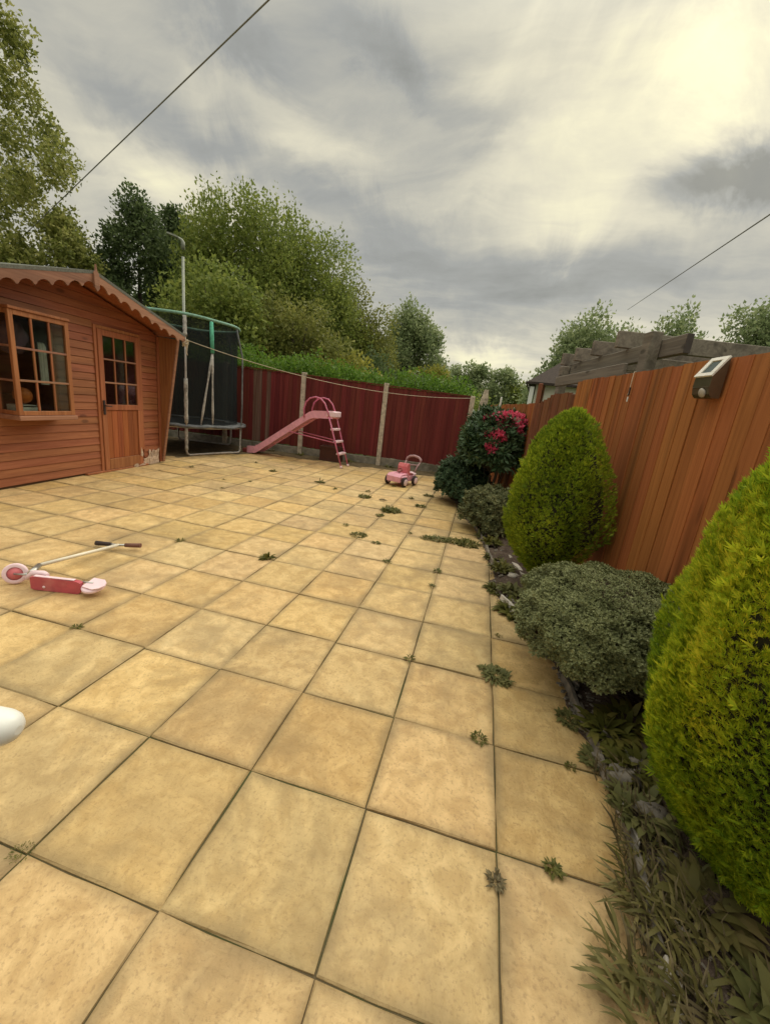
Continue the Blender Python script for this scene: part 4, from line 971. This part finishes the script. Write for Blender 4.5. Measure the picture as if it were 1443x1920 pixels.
def column_blobs(h, w_, z0, n, seed, k=.9, top=.35, rs=(.35, .75)):
    rr_ = random.Random(seed); out_ = []
    for i in range(n):
        u = (i + .5) / n; z_ = z0 + (h - z0) * u
        prof_ = (math.sin(math.pi * min(1, u * .9 + .12)) ** .7) * (1 - .15 * u); rad = w_ * max(.08, prof_) * rr_.uniform(.25, 1.0) ** .5
        a = rr_.uniform(0, 6.283); s_ = rr_.uniform(*rs) * (1.05 - .45 * u)
        out_.append(((rad * math.cos(a), rad * math.sin(a) * k, z_), (s_, s_, s_ * rr_.uniform(1.0, 1.5))))
    return out_
def dome_blobs(h, w_, z0, n, seed, rs=(.6, 1.2), pw=.6, up_stretch=1.2):
    rr_ = random.Random(seed); out_ = []
    for i in range(n):
        a = rr_.uniform(0, 6.283); q = rr_.random() ** .5; u = rr_.random()
        zmax = z0 + (h - z0) * (1 - q ** 2.2 * .72); z_ = z0 + (zmax - z0) * (u ** pw); s_ = rr_.uniform(*rs)
        z_ = min(z_, h - s_ * .9)
        out_.append(((w_ * q * math.cos(a), w_ * q * math.sin(a) * .75, z_), (s_, s_, s_ * up_stretch)))
    return out_
# tall birch-like poplar at the left
tree('poplar_tree', 'tall airy poplar with pale green leaves above the summer house', -57.5, 19, 0, column_blobs(13.0, 3.3, 1.0, 260, 3, rs=(.28, .68)), 'leaf_poplar', 84000, .11, 4.0, shell=.75, lump=.3, trunk_r=.2, asp=.7)
tree('dark_tree', 'dark green tree between the poplar and the big leafy tree', -43.6, 19, 0, column_blobs(7.2, 2.0, .5, 80, 4, rs=(.45, .9)), 'leaf_dark', 44000, .125, 2.5, shell=.6)
tree('pale_tree', 'pale leafy tree filling in low between the poplar and the dark tree', -50.5, 17, 0, column_blobs(5.6, 1.9, .5, 70, 44, rs=(.3, .6)), 'leaf_poplar', 30000, .115, 1.6, shell=.7, lump=.3)
tree('dark_tree', 'slim dark tree filling the gap behind the street lamp', -40.2, 22, 0, column_blobs(8.2, 1.5, .5, 60, 41, rs=(.45, .8)), 'leaf_dark', 24000, .16, 2.5, shell=.6)
bl = dome_blobs(8.3, 3.2, .8, 80, 5, (.6, 1.05), .5, 1.5)
tree('leafy_tree', 'big bushy mid green tree rising highest over the red fence', -32.0, 18.5, 0, bl + [((x, y, z_), (.3, .3, .9)) for x, y, z_ in ((-2.2, 0, 6.8), (-1.2, .2, 7.6), (-.3, 0, 8.0), (.5, .3, 7.9), (1.5, 0, 7.9), (2.1, .1, 7.3))], 'leaf_mid', 105000, .115, 2.5, shell=.6, lump=.25, out=.35, upw=.8)
tree('leafy_tree', 'broad green tree sloping down to the right of the biggest tree', -26.2, 19.5, 0, dome_blobs(7.8, 2.9, .8, 66, 6, (.6, 1.1), .5, 1.4), 'leaf_mid', 80000, .115, 2.2, shell=.6, lump=.25, upw=.5)
tree('leafy_tree', 'lower olive tinged tree at the right end of the tall tree group', -20.0, 21, 0, dome_blobs(6.6, 2.5, .8, 52, 7, (.5, .9), .5, 1.3), 'leaf_olive', 46000, .12, 2.0, shell=.6, upw=.4)
tree('golden_tree', 'olive gold leaved tree in front of the big green trees', -26.5, 15.2, 0, dome_blobs(4.6, 1.9, .6, 40, 8, (.5, .85), .5, 1.3), 'leaf_olive', 24000, .13, 1.6, shell=.6, upw=.3)
tree('leafy_tree', 'mid green tree just right of the trampoline net', -34.5, 15.0, 0, dome_blobs(5.0, 1.9, .6, 40, 81, (.5, .85), .5, 1.4), 'leaf_mid', 24000, .13, 1.6, shell=.6, upw=.3)
tree('leafy_tree', 'round pale green tree standing alone right of the tree group', -11.2, 25, 0, dome_blobs(7.4, 2.2, 1.3, 64, 9, (.4, .75), .45, 1.4), 'leaf_far', 28000, .15, 2.5, shell=.65, lump=.3, upw=.5)
tree('yellow_bush', 'yellowish bush low at the right end of the tree group', -8.2, 17, 0, dome_blobs(3.1, 1.15, .5, 22, 10, (.35, .6), .5, 1.1), 'leaf_yellow', 11000, .13, 1.0)
tree('dark_bush', 'dark green bush low under the olive tinged tree', -14.8, 15.5, 0, dome_blobs(3.2, 1.7, .5, 26, 12, (.4, .7), .5, 1.1), 'leaf_dark', 13000, .13, 1.0)
tree('golden_bush', 'gold green bush between the dark bush and the tall trees', -20.5, 14.0, 0, dome_blobs(2.9, 1.4, .5, 24, 13, (.4, .7), .5, 1.1), 'leaf_yellow', 11000, .12, 1.0)
fl = ('feathery grey green tree in the distant row beyond the corner post', 'short round tree in the distant row next to the bungalow', 'thin pale tree at the left end of the distant row', 'dark tree in the distant row just left of the bungalow gable')
for k, (az, hh, ww, mtn) in enumerate(((-1.6, 6.6, 2.2, 'leaf_far'), (1.6, 5.9, 1.8, 'leaf_far'), (-4.7, 5.9, 1.7, 'leaf_far'), (3.6, 5.0, 1.6, 'leaf_mid'))):
    tree('distant_tree', fl[k], az, 42, 0, dome_blobs(hh, ww, 1.0, 34, 20 + k, (.4, .8), .45, 1.3), mtn, 7000, .26, 2.0, 'distant tree row', shell=.7, lump=.35)
tree('leafy_tree', 'round green tree above the bungalow roof', 10.6, 30, 0, dome_blobs(9.0, 2.9, 1.0, 80, 30, (.5, .95), .45, 1.5), 'leaf_far', 26000, .21, 3.0, shell=.65, lump=.3, upw=.5)
tree('leafy_tree', 'middle green tree with upright shoots above the pergola', 19.2, 31, 0, dome_blobs(8.9, 2.3, 1.0, 60, 31, (.45, .85), .45, 1.6), 'leaf_far', 20000, .21, 3.0, shell=.65, lump=.3, upw=.6)
tree('leafy_tree', 'rightmost green tree above the long pergola beam', 26.5, 31, 0, dome_blobs(8.9, 2.7, 1.0, 64, 32, (.45, .9), .45, 1.5), 'leaf_far', 22000, .21, 3.0, shell=.65, lump=.3, upw=.5)
tree('leafy_tree', 'lower green tree filling in between the trees behind the bungalow', 15.2, 34, 0, dome_blobs(7.9, 2.6, 1.0, 50, 33, (.5, .9), .45, 1.3), 'leaf_far', 15000, .22, 3.0, shell=.65, lump=.3)
# bright bank of brambles along the far side of the red fence
bk = thing('bramble_hedge', 'bright green bramble bank spilling over the top of the red fence', 'hedge', (-4.38, 8.22, 0), BANG)
rr = random.Random(9); blobs = []
for k in range(110):
    x = rr.uniform(-4.2, 3.7); s_ = rr.uniform(.28, .5); blobs.append(((x, rr.uniform(.55, 2.2), rr.uniform(.4, 1.0) + 1.13 + .05 * max(0, -x) - s_ * .3), (s_ * 1.3, s_, s_ * .8)))
Pn, dn_ = crown_points(blobs, 34000, .5, .2); k_ = Pn[:, 1] > .14; foliage('foliage', Pn[k_], dn_[k_], .075, 'leaf_ivy', bk, .6, .5, .4)
b = MB()
for c, r in blobs[:60]: b.tube([(c[0], c[1] + .1, 0), (c[0] + rr.uniform(-.2, .2), c[1], c[2] * .6), c], [.02, .014, .006], 5, caps=False)
b.build('stems', 'bark', bk)
hb = thing('clipped_hedge', 'long mixed green hedge below the distant tree row', 'hedge', (-.2, 17.5, 0), 0)
blobs = [((rr.uniform(-5.5, 1.2), rr.uniform(-.5, .5), rr.uniform(.4, 1.75)), (.6, .5, .55)) for k in range(60)]
Pn, dn_ = crown_points(blobs, 15000, .5, .2); foliage('foliage', Pn, dn_, .13, 'leaf_mid', hb, .6, .5, .4)
b = MB()
for c, r in blobs[:30]: b.tube([(c[0], 0, -.1), (c[0], 0, .5), c], [.04, .03, .01], 5, caps=False)
b.build('stems', 'bark', hb)

# ------------------------------------------------------------------ shrubs in the bed
def egg(u, kind):
    """radius factor for height fraction u (0 bottom, 1 top)"""
    return np.sin(np.pi * np.clip(u, 0, 1) ** .72) ** .62 if kind == 0 else np.sqrt(np.maximum(0, 1 - (2 * np.clip(u, 0, 1) - 1) ** 2))
def conifer(name, label, loc, rad, h, z0, mt, nspray, L, seed, thin=.62, peak=.42, core='twigs', wav=.06, yaw=0.0, prof=None):
    t_ = thing(name, label, 'conifer', loc, yaw)
    rg = np.random.default_rng(seed); n = nspray
    u = np.clip(rg.beta(1.25, 1.25, n), .002, .998)
    def pr(u): return np.where(u < peak, np.sin(np.pi / 2 * np.clip(u / peak, 0, 1)) ** .75, np.clip(np.cos(np.pi / 2 * (u - peak) / (1 - peak)), 0, 1) ** .60)
    a = rg.uniform(0, 2 * np.pi, n)
    kp = (np.cos(a - .18) < .35) | (rg.random(n) > thin); a = a[kp]; u = u[kp]; n = len(a)      # fewer sprays where it grows against the boards
    lump = 1 + wav * (np.sin(3 * a + 5 * u) + .8 * np.sin(5 * a - 9 * u + 1) + .6 * np.sin(9 * a + 14 * u))
    dep = 1 - .30 * rg.random(n) ** 2.2
    r = rad * pr(u) * lump * dep
    z_ = z0 + (h - z0) * u - (1 - dep) * .25 * (u > .85)
    P_ = np.stack([r * np.cos(a), r * np.sin(a), z_], 1)
    e = 1e-3; dr = (pr(np.clip(u + e, 0, 1)) - pr(np.clip(u - e, 0, 1))) * rad / (2 * e * (h - z0))
    Nn = nrm(np.stack([np.cos(a), np.sin(a), -np.clip(dr, -4, 1.2)], 1))
    sd_ = nrm(Nn * .62 + np.array([0, 0, .78]) + rg.normal(size=(n, 3)) * .28)
    side = nrm(np.cross(sd_, Nn + rg.normal(size=(n, 3)) * .5))
    VV = []; Fq = []; off = 0
    ln = L * rg.uniform(.6, 1.3, n) * np.where(rg.random(n) < .04, 1.8, 1.0)
    spec = [(0, 0, 1.0), (.18, .62, .62), (.18, -.62, .62), (.40, .55, .5), (.40, -.55, .5)]
    for along, an_, k in spec:
        Tn = nrm(sd_ * math.cos(an_) + side * math.sin(an_)); base = P_ + sd_ * (ln * along)[:, None]
        V, F = leaf_quads(base, Tn, np.cross(Tn, side) + Nn * .3, ln * k, ln * k * .17, .05); VV.append(V); Fq.append(F + off); off += len(V)
    put('foliage', npmesh('foliage', np.concatenate(VV), np.concatenate(Fq)), mt, t_)
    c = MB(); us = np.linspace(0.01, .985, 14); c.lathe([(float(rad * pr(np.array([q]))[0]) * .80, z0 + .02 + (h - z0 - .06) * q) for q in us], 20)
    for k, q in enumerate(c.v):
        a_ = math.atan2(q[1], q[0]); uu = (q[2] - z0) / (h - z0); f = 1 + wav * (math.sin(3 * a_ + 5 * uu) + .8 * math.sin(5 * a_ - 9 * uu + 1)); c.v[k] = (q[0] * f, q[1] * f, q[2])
    c.build('inner_twigs', core, t_)  # solid dark core added inside, closing gaps between the sprays
    MB().tube([(0, 0, 0), (0, 0, z0 + .2)], [.035, .03], 8).build('trunk', 'bark', t_)
    return t_
conifer('conifer_bush', 'egg shaped green gold conifer against the orange fence behind the grey shrub', (.37, 2.62, 0), .36, 1.50, .16, 'conifer2', 38000, .029, 21, peak=.37, wav=.075)
conifer('conifer_bush', 'large bright golden conifer at the right edge of the view', (.770, .58, 0), .41, 1.72, .0, 'conifer', 104000, .0245, 22, peak=.40, wav=.07)

def shrub(name, label, cat, loc, rad, h, z0, mt, n, L, asp, seed, per=5, lump=.14, core='twigs', corek=.8, droop=0.0, openb=.0):
    """dome of short leafy shoots"""
    t_ = thing(name, label, cat, loc)
    rg = np.random.default_rng(seed); d = nrm(rg.normal(size=(n, 3))); d[:, 2] = np.abs(d[:, 2]) * 1.25 - .38; d = nrm(d)
    d = d[d[:, 2] > -.55 + openb]; n = len(d)
    f = 1 + lump * (np.sin(7 * d[:, 0] + 3 * d[:, 2] + seed) * np.sin(6 * d[:, 1] - 4 * d[:, 2]) + .6 * np.sin(15 * d[:, 0] + 2) * np.sin(13 * d[:, 1] + 9 * d[:, 2]))
    f = f * (1 - .25 * rg.random(n) ** 2)
    zc = z0 + (h - z0) * .45
    fz = np.where(d[:, 2] > 0, (1 - np.abs(d[:, 2]) ** 2.0 * .0), 1.0)
    hr = np.hypot(d[:, 0], d[:, 1])[:, None] ** -.35
    P_ = np.stack([d[:, 0] * rad[0] * f * np.minimum(hr[:, 0], 1.6), d[:, 1] * rad[1] * f * np.minimum(hr[:, 0], 1.6), zc + d[:, 2] * np.where(d[:, 2] > 0, h - zc, (zc - z0) / .6) * f], 1)
    sd_ = nrm(d * .7 + np.array([0, 0, .55 - droop]) + rg.normal(size=(n, 3)) * .3)
    VV, FF, off = [], [], 0
    b0 = nrm(np.cross(sd_, rg.normal(size=(n, 3)))); b1 = np.cross(sd_, b0)
    for k in range(per):
        an_ = 2 * math.pi * k / per * 1.0 + rg.uniform(-.4, .4, n); ra = b0 * np.cos(an_)[:, None] + b1 * np.sin(an_)[:, None]
        Tn = nrm(sd_ * .75 + ra * .9 + rg.normal(size=(n, 3)) * .15); ln = L * rg.uniform(.65, 1.25, n)
        V, F = leaf_quads(P_ + sd_ * (L * .18 * k), Tn, sd_, ln, ln * asp, .08); VV.append(V); FF.append(F + off); off += len(V)
    put('foliage', npmesh('foliage', np.concatenate(VV), np.concatenate(FF)), mt, t_)
    c = MB(); c.blob((0, 0, zc), (rad[0] * corek, rad[1] * corek, (h - zc) * corek * 1.02), 18, 12, .10, seed); c.build('inner_twigs', core, t_)  # solid core added to close the gaps behind the leafy shoots
    st = MB(); rr_ = random.Random(seed)
    for k in range(16):
        a = rr_.uniform(0, 6.28); q = rr_.uniform(.3, .75); st.tube([(rr_.uniform(-.04, .04), rr_.uniform(-.04, .04), 0), (rad[0] * q * .5 * math.cos(a), rad[1] * q * .5 * math.sin(a), zc * .5), (rad[0] * q * math.cos(a), rad[1] * q * math.sin(a), zc * 1.1)], [.012, .009, .005], 5, caps=False)
    st.build('stems', 'bark', t_)
    return t_
shrub('hebe_shrub', 'spreading grey green mounded shrub between the two conifers', 'shrub', (.565, 1.57, 0), (.47, .48, 0), .615, .15, 'hebe', 32000, .0145, .5, 31, 5, .09, 'twigs_red', .84, openb=.22)
rh = shrub('flowering_shrub', 'dark leaved shrub topped with clusters of pink flowers beside the corner post', 'shrub', (-.06, 5.50, 0), (.44, .44, 0), 1.40, .56, 'rhodo', 2600, .085, .36, 32, 6, .16, 'twigs', .7, .25)
fb = []
for k, (x, y, z_, r_) in enumerate(((-.16, -.22, 1.33, .055), (.2, -.32, 1.28, .06), (.08, -.3, 1.38, .06), (.36, -.18, 1.31, .06), (.05, -.3, 1.27, .06), (.02, -.28, 1.36, .075), (.12, -.2, 1.40, .085), (.22, -.22, 1.38, .085), (-.07, -.2, 1.37, .05), (.29, -.1, 1.28, .06), (-.10, -.40, 1.13, .06), (.03, -.44, 1.14, .065), (-.06, -.46, .98, .06), (.3, -.25, 1.16, .06), (.17, -.3, 1.33, .06))):
    Pn, dn_ = crown_points([((x, y, z_), (r_ * 1.18, r_ * 1.18, r_ * .85))], 170, .3, .1); foliage('blossom', Pn, dn_, .05, 'flower', rh, .8, .8, .2, .5)
shrub('green_shrub', 'low dark green shrub spreading onto the slabs under the pink flowers', 'shrub', (-.46, 5.78, 0), (.36, .5, 0), .66, .03, 'lowshrub', 4200, .05, .45, 33, 5, .2)
shrub('pale_shrub', 'small sage green shrub with yellowish tips left of the far conifer', 'shrub', (.04, 4.35, 0), (.36, .42, 0), .50, .03, 'paleshrub', 4200, .045, .38, 34, 5, .2)
# red brown stub by the far panel
tag(MB().box((-.05, -.03, 0), (.05, .03, .82), .006).build('timber_stub', 'orange_fence', None, (.11, 5.62, 0), (0, 0, FANG)), 'short orange timber stub standing below the pink flowers', 'post')

tag(MB().box((-.022, -.012, 0), (.022, .012, 1.72), .004).build('marker_stake', 'white', None, (-.08, 6.75, 0), (0, R(3), FANG)), 'thin white stake poking up behind the pink flowers', 'stake')
# ------------------------------------------------------------------ weeds
def tuft(loc, L, n, mt, spread, label, group, seed, up_=.5, asp=.22, name='weed', lean=(0, 0), seg=3):
    rg = np.random.default_rng(seed); t_ = thing(name, label, 'weed', loc, 0, group)
    a = rg.uniform(0, 2 * np.pi, n); rad = spread * np.sqrt(rg.random(n)) * .6
    P_ = np.stack([rad * np.cos(a), rad * np.sin(a), np.full(n, .004)], 1)
    dirx = np.cos(a) + rg.normal(size=n) * .7 + lean[0]; diry = np.sin(a) + rg.normal(size=n) * .7 + lean[1]; upv = up_ * rg.uniform(.4, 1.6, n)
    Tn = nrm(np.stack([dirx, diry, upv], 1)); ln = L * rg.uniform(.5, 1.25, n); B = nrm(np.cross(Tn, np.array([0, 0, 1.0]))); wd = ln * asp
    rows = []; pos = P_.copy(); dcur = Tn.copy()
    ws = {2: (.55, 1.0, .08), 3: (.4, 1.0, .8, .06), 4: (.35, .85, 1.0, .7, .05)}[seg]
    for s_ in range(seg + 1):
        w_ = (wd * ws[s_] * .5)[:, None]; rows.append((pos - B * w_, pos + B * w_)); pos = pos + dcur * (ln / seg)[:, None]
        dcur = nrm(dcur + np.array([0, 0, -.42])); pos[:, 2] = np.maximum(pos[:, 2], .006)
    V = np.stack([q for r_ in rows for q in r_], 1).reshape(-1, 3); k = 2 * (seg + 1); F = []
    base = np.arange(n)[:, None] * k
    for s_ in range(seg): F.append(base + np.array([[2 * s_, 2 * s_ + 1, 2 * s_ + 3, 2 * s_ + 2]]))
    put('leaves', npmesh('leaves', V, np.concatenate(F)), mt, t_)
    return t_
def gpt(x, y):
    v_ = rt2 * ((x - 721.5) / F_PX) + up2 * (-(y - 960) / F_PX) + fw; k = -CAM.z / v_.z; q = CAM + v_ * k; return (q.x, q.y, 0)
G = 'weeds growing in the patio joints'
tiny = 'tiny dark weed tuft in a joint of the far slabs'
for k, (x, y, L, n) in enumerate(((512, 884, .045, 30), (600, 905, .05, 34), (738, 912, .03, 18), (628, 917, .03, 20), (690, 922, .03, 16), (648, 985, .025, 14), (705, 1019, .028, 18), (725, 1054, .025, 16), (818, 1071, .028, 16), (500, 1047, .04, 30), (470, 903, .02, 12), (545, 880, .02, 12), (480, 868, .03, 14), (770, 935, .03, 18), (338, 1014, .025, 14), (143, 1177, .018, 12), (360, 876, .03, 16), (300, 882, .02, 12), (420, 900, .02, 12), (416, 915, .02, 10), (768, 1000, .02, 12), (810, 1100, .02, 12), (768, 1236, .02, 12))):
    tuft(gpt(x, y), L * 1.5, int(n * 1.5), 'weed', L * 1.5, tiny, 'tiny weeds in the far patio joints', 200 + k, .7, .3)
for k, (x, y, L, n, mt, sp, lb) in enumerate((
    (684, 932, .075, 80, 'weed', .09, 'round dark weed clump on the far slabs beside the biggest clump'),
    (733, 958, .10, 110, 'weed', .12, 'biggest dark weed clump among those in front of the toy car'),
    (712, 967, .05, 40, 'weed', .05, 'small dark weed just left below the biggest far clump'),
    (718, 938, .05, 36, 'weed_brown', .05, 'faded brownish weed between the two far dark clumps'),
    (672, 1004, .06, 60, 'weed', .08, 'dark flat weed clump on the middle slabs all by itself'),
    (803, 930, .07, 60, 'weed', .08, 'dark weed by the shrub end of the far slabs'),
    (788, 950, .07, 60, 'weed', .07, 'leafy weed in the long joint below the far shrub'),
    (800, 1009, .06, 50, 'weed', .07, 'left end of the weed row lying across the slabs'),
    (822, 1012, .07, 70, 'weed_pale', .09, 'middle of the weed row lying across the slabs'),
    (846, 1015, .07, 70, 'weed', .09, 'right end of the weed row lying across the slabs'),
    (875, 1020, .09, 90, 'weed', .12, 'weed clump spilling over the bed edge below the sage shrub'),
    (930, 1268, .075, 60, 'weed_pale', .07, 'silvery green weed at the joint crossing beside the grey shrub'),
    (912, 1258, .05, 26, 'weed_pale', .04, 'pale flat weed just left of the silvery weed'),
    (898, 1386, .035, 26, 'weed', .03, 'small green weed beside the long joint in the middle foreground'),
    (934, 1193, .022, 16, 'weed', .02, 'little green sprig in the long joint near the bed'),
    (1035, 1630, .042, 24, 'weed', .02, 'spiky weed in the cross joint near the foreground bed'),
    (928, 1655, .040, 24, 'weed_brown', .02, 'dry purplish weed on the long joint in the foreground'),
    (1070, 1440, .025, 18, 'weed', .02, 'sprig at the bed end of the foreground cross joint'),
    (40, 1600, .016, 26, 'weed', .03, 'green moss patch in the thick joint at lower left'),
    (1068, 1352, .07, 50, 'weed_pale', .05, 'flat grey green weed at the slab edge under the grey shrub'),
    (970, 1150, .17, 130, 'weed', .11, 'dark leafy weed beside the pale edging strip at the bed'),
    (935, 1108, .13, 90, 'weed', .08, 'dark leafy weed where the bed edge begins to bend'),
    (1010, 1185, .13, 90, 'weed_pale', .1, 'grey weed tangled into the left side of the grey shrub'),
    (990, 1010, .13, 80, 'weed', .1, 'weed under the left side of the far conifer'),
    (1120, 1430, .07, 60, 'weed_pale', .06, 'pale weed growing on the rubble at the bed edge'))):
    tuft(gpt(x, y), L * .55, n * 3, mt, sp * 1.7, lb, G, 300 + k, .8, .30)
# long strap-leaved weeds in the foreground of the bed
DK = ('dark strap leaved weed pushing furthest left onto the foreground slabs', 'long leaved weed in the lower right corner of the bed', 'bushy strap leaved weed below the pale stick', 'weed with upright leaves beside the golden conifer foot', 'olive leaved weed at the bottom edge of the picture', 'long brown green weed in the middle of the foreground bed', 'weed with broad leaves overhanging the last slab edge', 'dull weed close under the golden conifer', 'straggly weed next to the grey rubble', 'tall weed standing in front of the bare soil patch', 'flat weed spreading at the end of the foreground cross joint', 'thin weed along the bed edge under the grey shrub', 'dry weed at the very bottom right')
for k, (x, y, L, n, ln_, mt) in enumerate(((1160, 1820, .20, 26, (-.5, .3), 'dock'), (1290, 1900, .24, 34, (-.4, .5), 'dock'), (1190, 1600, .15, 34, (-.5, .2), 'dock'), (1270, 1640, .16, 26, (-.2, .4), 'weed_pale'), (1200, 1930, .22, 34, (-.5, .5), 'dock'), (1235, 1750, .20, 40, (-.5, .4), 'dock'), (1190, 1700, .18, 34, (-.5, .3), 'dock'), (1215, 1530, .10, 26, (0, 0), 'weed'), (1170, 1470, .10, 30, (0, 0), 'weed_brown'), (1330, 1830, .20, 24, (-.2, .6), 'dock'), (1185, 1660, .13, 24, (-.4, 0), 'weed'), (1120, 1390, .11, 36, (0, .2), 'dock'), (1350, 1950, .2, 22, (-.2, .4), 'weed_brown'))):
    p_ = gpt(x, y); tuft((p_[0], p_[1], .03), L * .50, int(n * 1.7), mt, .10, DK[k], 'strap leaved weeds in the bed', 400 + k, 1.2, .095, 'strap_weed', ln_, 4)
o = None
wl = MB(); rw_ = random.Random(77)
for k in range(620):                       # thin blades and dead stalks among the bigger weeds
    y = rw_.uniform(-.25, .95); x = edge_x(y) + rw_.betavariate(1.3, 1.8) * .34 - .04
    a_ = rw_.uniform(0, 6.28); L_ = rw_.uniform(.04, .13); wd_ = rw_.uniform(.002, .005); dx_, dy_ = math.cos(a_) * .5 - .3, math.sin(a_) * .5 + .2; bx_, by_ = -dy_ * wd_, dx_ * wd_
    p0_, p1_, p2_ = Vector((x, y, .02)), Vector((x + dx_ * L_ * .45, y + dy_ * L_ * .45, .02 + L_ * .6)), Vector((x + dx_ * L_, y + dy_ * L_, .02 + L_ * .85)); q_ = Vector((bx_, by_, 0)) * 1.6
    wl.add([p0_ - q_, p0_ + q_, p1_ + q_, p1_ - q_, p2_], [(0, 1, 2, 3), (3, 2, 4)])
o = wl.build('grass', 'weed_brown'); o['kind'] = 'stuff'
GL = ('leafy green weed under the grey shrub nearest the rubble', 'leafy weed between the rubble and the golden conifer', 'pale leafy weed just above the broken edging stick', 'dark leafy weed below the brown stems of the grey shrub', 'leafy weed at the left foot of the golden conifer', 'pale leafy weed half under the golden conifer', 'round leaved weed beside the far conifer foot', 'green weed on the bare soil left of the far conifer', 'spreading weed between far conifer and grey shrub', 'green weed at the foot of the sage shrub', 'low leafy weed in front of the conifer trunk gap', 'olive weed on the soil next to the bottom right strap leaves')
for k, (x, y, L, mt_) in enumerate(((.50, 1.12, .09, 'weed'), (.56, .92, .08, 'weed'), (.50, .72, .07, 'weed_pale'), (.62, 1.2, .09, 'weed'), (.60, .45, .09, 'dock'), (.66, .22, .09, 'weed_pale'), (.17, 2.5, .08, 'weed_pale'), (.10, 2.95, .09, 'weed'), (.26, 2.12, .1, 'weed'), (.02, 3.72, .09, 'weed'), (.62, .02, .1, 'dock'), (.74, -.1, .11, 'weed'))):
    tuft((x, y, .05), L, 90, mt_, .13, GL[k], 'leafy weeds on the bed soil', 600 + k, .8, .34)
EDL = ('low weed at the bed edge beside the far conifer', 'low weed at the bed edge under the sage shrub', 'low weed at the bed edge between the sage and dark green shrubs', 'weed tuft at the edge of the bed below the corner post')
for k, y in enumerate((3.3, 4.0, 5.0, 7.4)):
    x = edge_x(y) + .06; tuft((x, y, .02), .08, 60, ('weed', 'weed_pale', 'weed_brown', 'weed')[k], .1, EDL[k], 'weeds along the far bed edge', 500 + k, .6, .28)
FTL = ('weed at the foot of the red fence behind the trampoline leg', 'weed at the foot of the red fence under the slide chute', 'weed at the foot of the red fence just right of the slide ladder', 'weed at the foot of the red fence beside the right hand full post', 'weed at the foot of the red fence left of the toy car handle', 'weed at the foot of the red fence behind the toy car', 'weed at the foot of the red fence next to the dark green shrub')
for k, x in enumerate((-5.0, -4.3, -3.1, -2.2, -1.9, -1.2, -.9)):
    tuft((x, 8.07 + .09 * (x + 4.4), .0), .10, 40, random.choice(('weed', 'weed_brown')), .12, FTL[k], 'weeds at the foot of the red fence', 540 + k, .8, .22)

# pale edging pieces and stones along the bed
def strip(px0, px1, w_, h_, mt, label, nm='edging_strip'):
    a, b_ = Vector(gpt(*px0)), Vector(gpt(*px1)); d = b_ - a; ln = d.length
    me = MB(); n = 7; vs = []; rr_ = random.Random(int(px0[0]))
    for i in range(n + 1):
        x = ln * i / n; j1, j2 = rr_.uniform(-.006, .006), rr_.uniform(-.008, .004); ww = w_ * (.55 if i in (0, n) else rr_.uniform(.8, 1.1))
        vs += [(x, -ww / 2 + j1, 0), (x, ww / 2 + j1, 0), (x, ww / 2 + j1 - .004, h_ + j2), (x, -ww / 2 + j1 + .004, h_ + j2)]
    fs = [(i * 4 + q, i * 4 + (q + 1) % 4, (i + 1) * 4 + (q + 1) % 4, (i + 1) * 4 + q) for i in range(n) for q in range(4)] + [(3, 2, 1, 0), (n * 4, n * 4 + 1, n * 4 + 2, n * 4 + 3)]
    me.add(vs, fs); return tag(me.build(nm, mt, None, (a.x, a.y, .01), (0, 0, math.atan2(d.y, d.x))), label, 'edging')
strip((1000, 1118), (952, 1052), .05, .055, 'pale_edge', 'pale edging strip left of the far conifer foot')
strip((1192, 1605), (1152, 1510), .018, .05, 'pale_edge', 'pale broken stick of edging on the foreground bed edge')
strip((1078, 1300), (1022, 1200), .03, .05, 'stone', 'brown edging strip showing under the grey shrub')
strip((1140, 1480), (1085, 1330), .03, .04, 'stone', 'buried edging strip between the grey shrub and the rubble')
EL = ('worn edging strip hidden under the near golden conifer weeds', 'worn edging strip in front of the golden conifer foot', 'worn edging strip between golden conifer and grey shrub', 'worn edging strip along the left side of the grey shrub', 'worn edging strip beside the dark leafy weeds', 'worn edging strip in front of the sage shrub')
def w2p(x, y): return px((x, y, 0))
for k, (ya, yb) in enumerate(((-.3, .28), (.30, .84), (1.10, 1.5), (1.96, 2.4), (3.12, 3.7), (3.75, 4.5))):
    strip(w2p(edge_x(ya) + .035, ya), w2p(edge_x(yb) + .035, yb), .028, .045, 'stone' if k % 3 else 'pale_edge', EL[k])
for k, (x, y, r_, lb) in enumerate(((1000, 1045, .035, 'small pale stone at the foot of the far conifer'), (960, 1090, .04, 'pinkish stone beside the pale edging strip'), (1160, 1475, .05, 'rough grey stone in the rubble by the golden conifer'), (1215, 1545, .045, 'grey stone beside the broken edging stick'), (1180, 1440, .04, 'flat stone at the edge of the rubble'))):
    p_ = gpt(x, y); b = MB(); b.blob((0, 0, r_ * .5), (r_ * 1.3, r_, r_ * .6), 10, 6, .22, k + 60)
    tag(b.build('stone', 'stone' if k != 1 else 'pale_edge', None, (p_[0], p_[1], .03)), lb, 'stone')
